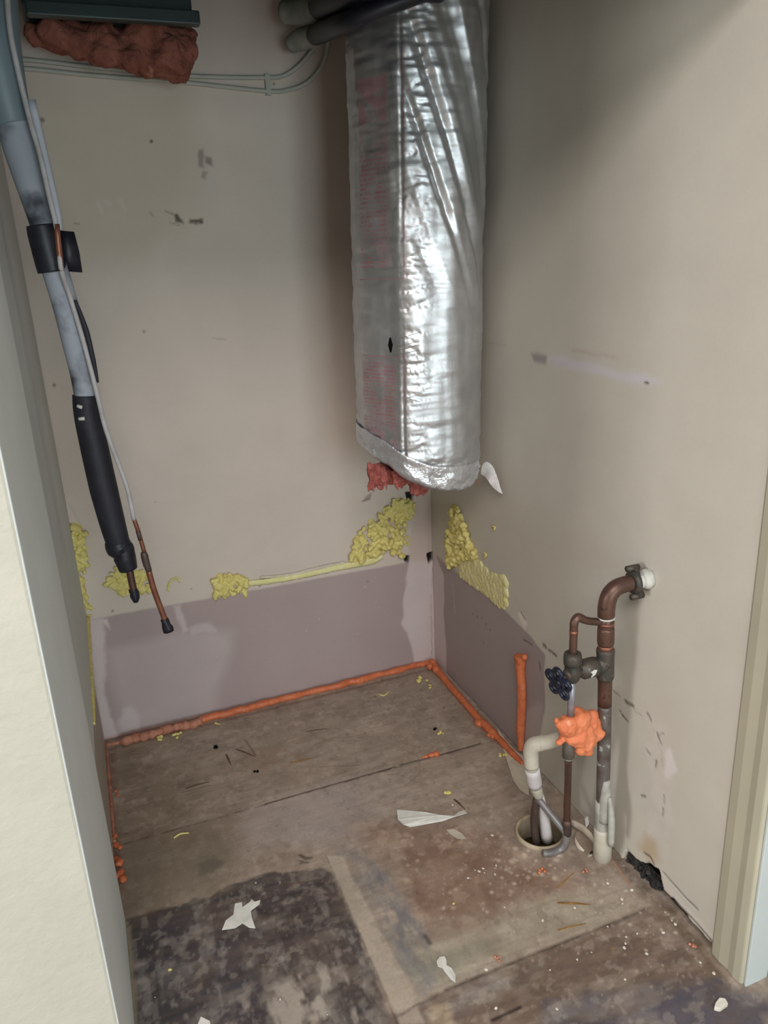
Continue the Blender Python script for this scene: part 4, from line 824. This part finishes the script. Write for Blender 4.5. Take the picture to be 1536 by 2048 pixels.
MB().tube([BW(1131, 1664, .916), BW(1115, 1645, .905), BW(1088, 1612, .88), BW(1074, 1594, .865)], [0.0085, 0.0078, 0.0076, 0.0076], 16, 4).build('diagonal_pipe', MT['greypipe'], t)
MB().tube([BW(1074, 1594, .865), Vector((-0.150, -0.858, 0.05)), FL(1073, 1688, -0.01)], 0.0088, 16, 4).build('dip_pipe', MT['copper_dark'], t)
# orange blob
m_ = MB(); bc = [(1120, 1448, 10), (1135, 1452, 22), (1160, 1440, 22), (1178, 1450, 24), (1150, 1470, 26), (1172, 1478, 24), (1160, 1495, 16), (1175, 1500, 12), (1195, 1468, 14), (1112, 1440, 7), (1205, 1450, 8), (1130, 1475, 14), (1155, 1425, 14), (1120, 1484, 7), (1148, 1455, 20), (1218, 1452, 5), (1185, 1430, 12), (1165, 1460, 24)]
for px, py, r in bc: m_.sphere(BW(px, py, 0.985 + RNG.rand() * 0.015), r / 960, 12, (1, 1, 1), 0.15)
o = m_.build('foam_blob', MT['oblob'], None, remesh=0.0022, disp=0.010, dscale=0.025, relax=9); tag(o, 'bright orange foam lump stuck around the pipes below the handwheel', 'foam')
# PVC condensate pipe
t = thing('drain_pipe', 'off-white plastic elbow pipe running from the orange lump down to the floor drain', 'pipe', tuple(FL(1075, 1650)))
dp = 0.895; r0 = 0.0165
pe = [BW(1126, 1474, 0.945), BW(1100, 1483, 0.925), BW(1082, 1486, 0.91), BW(1068, 1490, 0.90), BW(1062, 1500, dp), BW(1062, 1515, dp), BW(1063, 1532, dp)]
MB().tube(pe, [r0 - .001, r0 - .001, r0, r0 + .0008, r0 + .0008, r0, r0], 22, 4).build('elbow', MT['pvc'], t)
MB().tube([BW(1083, 1486, 0.911), BW(1081, 1486, 0.91)], r0 + .0012, 20, 1).build('joint_ring', MT['pvc'], t)
MB().tube([BW(1062, 1528, dp), BW(1065, 1540, dp)], [r0 - .003, r0 - .003], 20, 1).build('neck', MT['pvc'], t)
MB().tube([BW(1064, 1537, dp), BW(1067, 1555, dp - .005), BW(1070, 1570, dp - .01)], [r0 - .0005, r0 + .0003, r0 - .0005], 22, 2).build('coupling', MT['pvc_white'], t)
MB().tube([BW(1070, 1570, dp - .01), BW(1074, 1582, dp - .015), BW(1077, 1592, dp - .02)], [r0 - .003, r0 - .0035, r0 - .006], 20, 2).build('lower_neck', MT['pvc'], t)
c0 = BW(1082, 1590, 0.865); MB().tube([c0, BW(1088, 1630, .862), BW(1094, 1680, .858)], [0.006, 0.0115, 0.0145], 20, 3).build('tail_piece', MT['pvc_white'], t)
# floor drain
t = thing('floor_drain', 'round open plastic drain pipe cut level with the floor by the copper riser', 'drain', (-0.124, -0.845, 0))
MB().lathe([(0.0515, -0.10), (0.058, -0.10), (0.0585, 0.006), (0.0565, 0.009), (0.0525, 0.008), (0.0515, 0.0)], (-0.124, -0.845, 0), (0, 0, 1), 48, True).build('rim', MT['rimpvc'], t)
MB().lathe([(0.0515, -0.062), (0.0515, -0.055)], (-0.124, -0.845, 0.0), (0, 0, 1), 40).build('bottom', MT['scum'], t)
# ------------------------------------------------------------------ foam
def worm(mb, c, n, r, spread, plane, step=1.0):
    p = Vector(c); d = Vector((RNG.rand() - .5, RNG.rand() - .5, RNG.rand() - .5)); pts = [p.copy()]
    for i in range(n):
        d = (d + Vector((RNG.randn(), RNG.randn(), RNG.randn())) * 0.8).normalized()
        if plane == 'b': d.y *= 0.4
        if plane == 'r': d.x *= 0.4
        p = p + d * r * 1.7 * step; pts.append(p.copy())
    mb.tube(pts, [r * (0.8 + 0.5 * RNG.rand()) for _ in pts], 9, 3)
def clump_n(n): return int(n * 2.3)
def clump(name, label, poly, plane, n, r, depth, mt, cat='foam', group=None, offx=0.0, remesh=0.0025):
    P = np.array([(q[0], q[1]) for q in poly], float); m_ = MB(); lo = P.min(0); hi = P.max(0); k = 0
    n = clump_n(n)
    while k < n:
        s_ = lo + RNG.rand(2) * (hi - lo); x, y = s_; ins = False
        for i in range(len(P)):
            a, b = P[i], P[i - 1]
            if (a[1] > y) != (b[1] > y) and x < a[0] + (y - a[1]) * (b[0] - a[0]) / (b[1] - a[1]): ins = not ins
        if not ins: continue
        k += 1; dd = offx + RNG.rand() * depth
        c = BW(x, y, dd) if plane == 'b' else (RW(x, y, dd) if plane == 'r' else FL(x, y, dd))
        rr = r * (0.7 + 0.6 * RNG.rand())
        if k % 3 == 0:
            base = BW(x, y, 0.001) if plane == 'b' else (RW(x, y, 0.001) if plane == 'r' else c)
            m_.sphere(base, r * 1.7, 10, (1, .5, 1) if plane == 'b' else (.5, 1, 1), 0.2)
        elif RNG.rand() < 0.5: worm(m_, c, 2, rr * 0.95, 0, plane)
        else: m_.sphere(c, rr * 1.35, 10, (1, 1, 1), 0.25)
    o = m_.build(name, mt, None, remesh=remesh, disp=0.002, dscale=0.01); return tag(o, label, cat, group)
clump('foam_clump', 'large yellow foam clump on the back wall just left of the corner', [(700, 1122), (705, 1090), (722, 1062), (745, 1040), (770, 1015), (800, 1000), (832, 1004), (830, 1022), (812, 1045), (806, 1080), (815, 1112), (800, 1118), (775, 1100), (750, 1118)], 'b', 120, 0.0065, 0.018, MT['yfoam'])
clump('foam_clump', 'long yellow foam clump on the right wall just right of the corner', [(898, 1015), (915, 1010), (922, 1030), (932, 1058), (940, 1085), (950, 1100), (955, 1115), (938, 1122), (925, 1120), (915, 1135), (895, 1128), (893, 1100), (890, 1070), (900, 1050)], 'r', 120, 0.0065, 0.016, MT['yfoam'])
clump('foam_clump', 'narrow yellow foam clump in the back left corner beside the thick pipe', [(138, 1050), (160, 1052), (166, 1085), (172, 1110), (168, 1140), (160, 1165), (172, 1190), (178, 1215), (165, 1225), (158, 1190), (146, 1170), (142, 1110)], 'b', 60, 0.006, 0.012, MT['yfoam'])
clump('foam_clump', 'yellow foam clump on the back wall behind the thick pipe end', [(205, 1175), (220, 1150), (235, 1130), (270, 1140), (300, 1150), (300, 1178), (280, 1190), (240, 1188), (222, 1172)], 'b', 60, 0.005, 0.008, MT['yfoam'])
clump('foam_clump', 'short thick yellow foam clump at the left end of the seam bead', [(424, 1160), (440, 1150), (480, 1152), (498, 1158), (495, 1182), (450, 1192), (428, 1190)], 'b', 55, 0.0055, 0.012, MT['yfoam'])
o = MB().tube([BW(x, y, 0.004) for x, y in ((490, 1168), (530, 1163), (580, 1156), (640, 1143), (690, 1132), (745, 1122), (765, 1112))], [0.008, 0.009, 0.0085, 0.009, 0.011, 0.011, 0.006], 12, 10, lump=0.3, flat=(1, .55, 1)).build('foam_bead', MT['yfoam_thin']); tag(o, 'long thin cream-yellow foam bead along the seam of the back wall', 'foam')
o = MB().tube([BW(x, y, 0.003) for x, y in ((520, 1155), (580, 1150), (640, 1136), (690, 1125))], [0.004, 0.005, 0.007, 0.005], 10, 10, lump=0.4, flat=(1, .6, 1)).build('foam_bead', MT['beige_paper']); tag(o, 'thin beige sealant ridge just above the yellow seam bead', 'sealant')
m_ = MB()
sm = uvR((922, 1125), (938, 1118), (958, 1122), (972, 1140), (996, 1156), (1004, 1152), (1014, 1160), (1014, 1212), (1008, 1216), (985, 1198), (950, 1172), (935, 1160), (922, 1150))
for i in range(420):
    pts = np.array(sm); a, b = RNG.rand(2); u = pts[:, 0].min() + a * np.ptp(pts[:, 0]); v = pts[:, 1].min() + b * np.ptp(pts[:, 1]); ins = False
    for j in range(len(pts)):
        p, q = pts[j], pts[j - 1]
        if (p[1] > v) != (q[1] > v) and u < p[0] + (v - p[1]) * (q[0] - p[0]) / (q[1] - p[1]): ins = not ins
    if ins: m_.sphere((-0.0015, u, v), 0.013, 10, (0.28 + 0.15 * RNG.rand(), 1, 1), 0.12)
o = m_.build('foam_smear', MT['yfoam_thin'], None, remesh=0.002, relax=22, disp=0.004, dscale=0.012); tag(o, 'smooth pale yellow foam smear slanting down the right wall', 'foam')
for pts, pl, lab in ((((336, 1182), (338, 1168), (346, 1158), (356, 1157), (359, 1164)), 'b', 'thin yellow foam squiggle on the back wall right of the copper line'),
                     (((808, 1086), (816, 1090), (819, 1080), (815, 1072), (808, 1078)), 'b', 'little yellow foam loop right of the large clump'),
                     (((984, 1052), (990, 1055), (988, 1060)), 'r', 'tiny yellow foam dab alone on the right wall'), (((968, 1105), (972, 1110), (967, 1117)), 'r', 'tiny yellow foam dab beside the right wall clump'),
                     (((172, 1232), (184, 1231)), 'b', 'tiny yellow foam dab under the corner clump')):
    f_ = (lambda x, y: BW(x, y, 0.003)) if pl == 'b' else (lambda x, y: RW(x, y, 0.003))
    o = MB().tube([f_(*p) for p in pts], 0.003, 8, 4, lump=0.2).build('foam_squiggle', MT['yfoam']); tag(o, lab, 'foam')
for nm, lab, pts in (('thin_foam', 'thin broken yellow foam line down the left wall seam', [(XU + 0.002, -0.02, 0.40), (XU + 0.001, -0.10, 0.393), (XU + 0.001, -0.25, 0.387), (XU + 0.001, -0.42, 0.386), (XU + 0.001, -0.55, 0.386)]),):
    o = MB().tube(pts, [0.007, 0.006, 0.005, 0.006, 0.003], 8, 14, lump=0.5).build('foam_bead', MT['yfoam']); tag(o, lab, 'foam')
# orange beads where the walls meet the floor
def bead(label, px, radii, mt, sub=8, lump=0.12, dx=0, dy=0):
    pts = []
    for (x, y), r in zip(px, radii):
        p = FL(x, y, r * 0.6); pts.append(Vector((min(p.x, -r * 0.75), min(p.y, -r * 0.75), r * 0.6)))
    o = MB().tube(pts, radii, 12, sub, lump=lump).build('foam_bead', mt, None, remesh=0.0025, disp=0.003, dscale=0.015); return tag(o, label, 'foam')
xs = np.linspace(400, 868, 26); bead('long orange foam bead along the foot of the back wall', [(x, 1483 - (x - 240) * 0.2536 - 2 + RNG.randn() * 1.2) for x in xs], [0.0095 + 0.003 * RNG.rand() for _ in xs], MT['ofoam'])
xs = np.linspace(212, 405, 30); bead('dusty lumpy pink-orange foam bead at the left end of the back wall foot', [(x, 1491 - (x - 212) * 0.2536 + RNG.randn() * 1.0) for x in xs], [(0.005 if x < 240 else 0.0085 + 0.006 * abs(math.sin(i * 1.25))) for i, x in enumerate(xs)], MT['ofoam_pale'], 3, 0.15)
ts = np.linspace(0, 1, 18); rp = [(868, 1332), (900, 1372), (935, 1412), (965, 1446), (1000, 1480), (1030, 1512), (1046, 1528)]
rr = [(np.interp(a, np.linspace(0, 1, 7), [p[0] for p in rp]), np.interp(a, np.linspace(0, 1, 7), [p[1] for p in rp])) for a in ts]
bead('orange foam bead along the foot of the right wall', rr, [0.013, .012, .0115, .011, .011, .011, .011, .011, .011, .013, .012, .010, .010, .009, .009, .008, .007, .006], MT['ofoam'])
m_ = MB()
for px, py, r in ((866, 1328, .014), (872, 1340, .013), (860, 1334, .012)):
    p = FL(px, py, 0.012); m_.sphere((min(p.x, -.011), min(p.y, -.011), 0.014), r, 12, (1, 1, 1), 0.1)
o = m_.build('foam_lump', MT['ofoam'], None, remesh=0.0025); tag(o, 'orange foam knob in the floor corner where both beads meet', 'foam')
for pp, lab in (((958, 1446, .014), (966, 1450, .011)), 'round orange foam lump halfway along the right wall bead'), (((978, 1470, .008), (986, 1473, .009), (992, 1466, .007)), 'small orange foam curl beside the beige paper flap'), (((862, 1510, .008), (872, 1508, .0105), (852, 1513, .006), (845, 1515, .004)), 'small orange foam drop lying on the dark floor seam'):
    m_ = MB(); [m_.sphere(FL(x, y, r * .5), r, 12, (1, 1, .8), 0.15) for x, y, r in pp]; o = m_.build('foam_lump', MT['ofoam'], None, remesh=0.0022); tag(o, lab, 'foam')
vt = [RW(1041, 1312, .012), RW(1042, 1345, .012), RW(1043, 1380, .012), RW(1043, 1420, .012), RW(1042, 1460, .012), RW(1041, 1500, .012)]
m_ = MB().tube([v_ + Vector((0, 0.003 * math.sin(i * 2), 0)) for i, v_ in enumerate(vt)], [0.0155, 0.0125, 0.0115, 0.0118, 0.0118, 0.008], 14, 8, lump=0.12); m_.sphere(RW(1034, 1314, .014), 0.010, 10); m_.sphere(RW(1049, 1314, .014), 0.009, 10); m_.tube([v_ + Vector((-0.007, 0, 0)) for v_ in vt[:5]], 0.006, 10, 6, lump=0.2)
o = m_.build('foam_strip', MT['ofoam'], None, remesh=0.0022, disp=0.002, dscale=0.012); tag(o, 'upright orange foam strip standing against the right wall', 'foam')
o = MB().tube([Vector((XL + 0.003, -0.02 - 0.44 * k / 20, 0.004)) for k in range(21)], [0.003 + 0.003 * RNG.rand() for _ in range(21)], 8, 3, lump=0.3).build('foam_bead', MT['ofoam_pale']); tag(o, 'thin broken orange foam line at the foot of the left wall', 'foam')
for pts, lab in ((((226, 1680, .008), (232, 1690, .008), (240, 1694, .007), (229, 1672, .008)), 'small orange foam spill at the foot of the left wall'), (((238, 1725, .011), (242, 1745, .009), (246, 1758, .009), (236, 1750, .008), (232, 1718, .008)), 'larger orange foam spill nearest the front of the left wall'), (((232, 1582, .005), (236, 1590, .005)), 'pinkish foam crumb at the foot of the left wall')):
    m_ = MB(); [m_.sphere(FL(x, y, r * .45), r, 10, (1, 1.2, .7), 0.3) for x, y, r in pts]; o = m_.build('foam_lump', MT['ofoam'], None, remesh=0.0022, disp=0.003, dscale=0.01); tag(o, lab, 'foam')

# ------------------------------------------------------------------ paper, chips, splinters on the floor
def paper(name, label, px, mt, z=0.0015, th=0.0012, warp=0.003, cat='paper scrap'):
    pts = []
    for i, (x, y) in enumerate(px):
        p = FL(x, y, z); p.z = z + warp * RNG.rand(); pts.append(p)
    o = MB().prism(pts, (0, 0, th)).build(name, mt, None, False); return tag(o, label, cat)
paper('paper_scrap', 'star-shaped white paper scrap on the dark floor patch', [(444, 1861), (452, 1843), (467, 1830), (470, 1808), (484, 1806), (485, 1815), (500, 1806), (503, 1800), (510, 1806), (521, 1802), (519, 1810), (502, 1822), (504, 1838), (511, 1858), (498, 1856), (485, 1848), (470, 1858)], MT['paper'])
paper('paper_scrap', 'long tapering white paper scrap in the middle of the floor', [(794, 1624), (796, 1643), (806, 1653), (820, 1655), (885, 1643), (912, 1635), (934, 1630), (928, 1623), (918, 1625), (906, 1633), (880, 1634), (850, 1629), (806, 1622)], MT['paper'], warp=0.006)
paper('paper_scrap', 'bone-shaped white paper scrap on the bare floor near the front', [(873, 1926), (879, 1915), (889, 1914), (893, 1922), (893, 1932), (903, 1938), (911, 1952), (911, 1968), (902, 1960), (890, 1945), (884, 1938), (876, 1935)], MT['paper'])
paper('paper_scrap', 'white paper scrap cut by the bottom edge near the left', [(396, 2052), (402, 2036), (408, 2037), (420, 2044), (422, 2052), (410, 2060)], MT['paper'])
m_ = MB().prism([FL(1427, 2022, .001), FL(1440, 2025, .001), FL(1456, 2014, .001), FL(1450, 2003, .004), FL(1438, 2001, .006), FL(1430, 2012, .004)], (0, 0, .009)); o = m_.build('plaster_chunk', MT['chip'], None, False, bevel=0.002); tag(o, 'largest white plaster chunk near the bottom right corner', 'plaster chunk')
# faint paper mark
paper('paper_scrap', 'thin brownish peeled layer just below the long white scrap', [(893, 1660), (908, 1658), (925, 1668), (932, 1678), (915, 1678), (900, 1668)], MT['beige_paper'], 0.0004, 0.0006, 0.0004)
# torn beige flap leaning at the right wall
fl = [RW(995, 1458, .004), RW(1012, 1482, .012), RW(1030, 1506, .012), RW(1047, 1528, .006), RW(1056, 1560, .012), FL(1058, 1592), FL(1040, 1580), FL(1028, 1562), FL(1022, 1545), FL(1014, 1520), FL(1005, 1492)]
for q in fl: q.z = max(q.z, 0.001)
o = MB().prism(fl, (-0.0015, -0.0005, 0.001)).build('paper_flap', MT['beige_paper'], None, False); tag(o, 'beige torn drywall paper flap leaning against the right wall by the orange strip', 'paper flap')
# curled ribbons beside the riser
m_ = MB(); cp = [FL(1135, 1640, .02), FL(1150, 1648, .028), FL(1168, 1658, .03), FL(1184, 1674, .022), FL(1190, 1690, .01), FL(1186, 1706, .004), FL(1176, 1712, .002)]
ribbon(m_, cp, [0.010, 0.014, 0.016, 0.016, 0.014, 0.012, 0.006], [Vector((0.3, 0.4, 0.85)).normalized()] * 7, 0.001)
o = m_.build('paper_curl', MT['beige_paper'], None); tag(o, 'curled beige paper strip between the floor drain and the riser', 'paper curl')
m_ = MB(); ribbon(m_, [FL(1150, 1668, .01), FL(1150, 1682, .006), FL(1158, 1694, .005), FL(1168, 1702, .003)], [0.010, 0.012, 0.010, 0.004], Vector((0.5, 0.3, 0.7)).normalized(), 0.001)
o = m_.build('paper_curl', MT['beige_paper'], None); tag(o, 'small lower paper curl on the floor left of the riser base', 'paper curl')
m_ = MB().prism([FL(1170, 1640, 0.03), FL(1176, 1634, .034), FL(1178, 1648, .02), FL(1172, 1656, .01)], (0.001, 0.004, 0)); o = m_.build('paper_curl', MT['paper'], None, False); tag(o, 'tiny upright white paper tab beside the riser base', 'paper curl')
# yellow crumbs
for x, y, r, lab in ((318, 1478, .010, 'yellow foam crumb on the dusty left bead, the one further left'), (354, 1470, .010, 'yellow foam crumb on the dusty left bead, the one further right'), (842, 1362, .012, 'yellow foam crumb on the floor below the back corner'), (862, 1372, .006, 'small yellow foam crumb right of the corner crumb'),
                     (879, 1466, .007, 'yellow foam crumb on the floor left of the right wall bead'), (895, 1585, .007, 'yellow foam crumb above the long white paper scrap'), (1003, 1510, .008, 'yellow foam crumb beside the beige paper flap'), (340, 1939, .004, 'yellow foam crumb on the dark floor patch'), (436, 1447, .005, 'yellow foam crumb in front of the middle of the back wall bead'), (906, 1807, .003, 'tiny yellow speck on the brown floor')):
    m_ = MB(); [m_.sphere(FL(x + RNG.randn() * r * 450, y + RNG.randn() * r * 250, r * .5), r * (.45 + .3 * RNG.rand()), 8, (1, 1, .8), .4) for _ in range(5)]
    o = m_.build('foam_crumb', MT['yfoam'], None); tag(o, lab, 'foam crumb')
for pts, lab in ((((348, 1676), (360, 1668), (378, 1666)), 'thin yellow foam thread on the floor at the left'), (((757, 1388), (768, 1391), (777, 1384)), 'thin yellow foam thread near the back wall')):
    o = MB().tube([FL(x, y, .002) for x, y in pts], 0.002, 8, 5).build('foam_thread', MT['yfoam']); tag(o, lab, 'foam thread')
for a, b, wd, mt, lab in (((452, 1508), (462, 1530), .004, 'twig', 'short upright brown wood splinter near the back left'), ((472, 1498), (510, 1513), .003, 'twig', 'brown wood splinter slanting down right near the back left'), ((580, 1526), (625, 1516), .004, 'straw', 'brown wood splinter left of the floor centre near the back'),
                      ((370, 1577), (418, 1563), .003, 'twig', 'dark wood splinter on the left half of the floor'), ((1115, 1775), (1148, 1745), .0022, 'straw', 'yellow straw on the floor in front of the riser'), ((1115, 1805), (1180, 1809), .004, 'straw', 'flat tan wood splinter in front of the riser'),
                      ((1115, 1860), (1172, 1847), .0025, 'straw', 'yellow straw furthest forward in front of the riser'), ((908, 1598), (930, 1618), .004, 'twig', 'brown splinter touching the long white paper scrap'), ((1222, 1893), (1232, 1902), .002, 'straw', 'tiny reddish splinter on the front planks'), ((612, 1463), (655, 1457), .0015, 'twig', 'hair-thin splinter near the middle of the back bead')):
    m_ = MB(); p, q = FL(*a, .001), FL(*b, .001); s_ = (q - p).cross(Vector((0, 0, 1))).normalized(); ribbon(m_, [p, (p + q) / 2 + Vector((0, 0, .002)), q], [wd, wd * 1.2, wd * .5], s_, 0.0015)
    o = m_.build('wood_splinter', MT[mt], None, False); tag(o, lab, 'splinter')
for x, y, r, lab in ((431, 1492, .008, 'black debris crumb on the floor near the back left'), (513, 1542, .006, 'small black debris crumb right of the brown splinters'), (872, 1458, .006, 'dark debris crumb beside the small yellow crumb')):
    m_ = MB(); [m_.sphere(FL(x + RNG.randn() * 3, y + RNG.randn() * 2, r * .4), r * .6, 8, (1, 1, .7), .5) for _ in range(4)]; o = m_.build('debris_crumb', MT['black'], None); tag(o, lab, 'debris crumb')
for x, y, lab in ((1083, 1740, 'orange foam crumb on the floor in front of the drain'), (1168, 1742, 'dusty pink foam crumb in front of the riser'), (1387, 1893, 'orange foam crumb at the foot of the right wall near the front'), (994, 1916, 'faint orange crumb on the front bare floor')):
    m_ = MB(); [m_.sphere(FL(x + RNG.randn() * 2.5, y + RNG.randn() * 2, .003), .0035, 8, (1, 1, .8), .4) for _ in range(4)]; o = m_.build('foam_crumb', MT['oblob'] if x == 1083 else MT['ofoam_pale'], None); tag(o, lab, 'foam crumb')
# white plaster crumbs in groups
def crumbs(pts, lab, grp, r0=0.003):
    proto = None
    for x, y in pts:
        if proto is None:
            m_ = MB().sphere((0, 0, 0), 1.0, 8, (1, .75, .5), .5); proto = m_.build('plaster_crumb', MT['chip'], None, False); o = proto
        else: o = proto.copy(); col.objects.link(o)
        s_ = r0 * (0.6 + 0.9 * RNG.rand()); p = FL(x, y, s_ * 0.35); o.location = p; o.scale = (s_,) * 3; o.rotation_euler = (0, 0, RNG.rand() * 6)
        tag(o, lab, 'crumb', grp)
crumbs([(950, 1741), (958, 1744), (966, 1738), (969, 1746), (990, 1750), (936, 1757), (992, 1732), (1009, 1815), (984, 1672), (905, 1611)], 'tiny white plaster crumb on the brown floor left of the drain', 'white crumbs left of the drain')
crumbs([(1215, 1768), (1263, 1781), (1243, 1800), (1245, 1808), (1149, 1817), (1085, 1842), (1330, 1825), (1344, 1842), (1350, 1850), (1326, 1866)], 'tiny white plaster crumb on the floor between riser and right wall gap', 'white crumbs near the wall gap')
crumbs([(1215, 1854), (1252, 1875), (1274, 1868), (1251, 1888), (1248, 1897), (1293, 1909), (1154, 1920), (1183, 1905), (1100, 1941), (1250, 1960), (972, 1941), (992, 2018), (1114, 2019), (1427, 1948), (1400, 1926)], 'tiny white plaster crumb on the dark front planks', 'white crumbs on the front planks')
crumbs([(512, 1766), (560, 1765), (310, 1995), (560, 2000), (655, 2030)], 'tiny white plaster crumb on the dark floor patch', 'white crumbs on the dark patch', 0.002)
# rubble inside the broken wall base
m_ = MB()
for i in range(120):
    q = uvR((1246 + RNG.rand() * 82, 0))[0]
    u = -1.0 - RNG.rand() * 0.10; v_ = RNG.rand() * 0.045 * (1 - abs((u + 1.05) / 0.09)); m_.sphere((0.004 + RNG.rand() * 0.010, u, max(v_, 0.002)), 0.003 + RNG.rand() * 0.005, 6, (1, 1, .8), .6)
o = m_.build('wall_rubble', MT['rubble'], None, False); tag(o, 'black crumbled rubble in the broken foot of the right wall', 'rubble', kind='stuff')
# peeled drywall strip
# threshold beyond the trim
o = MB().box((0.035, -1.47, 0.0), (0.12, -1.365, 0.008)).build('threshold_strip', MT['oak'], None, False, bevel=0.002); tag(o, 'yellowish wooden threshold strip at the bottom right edge', 'threshold')
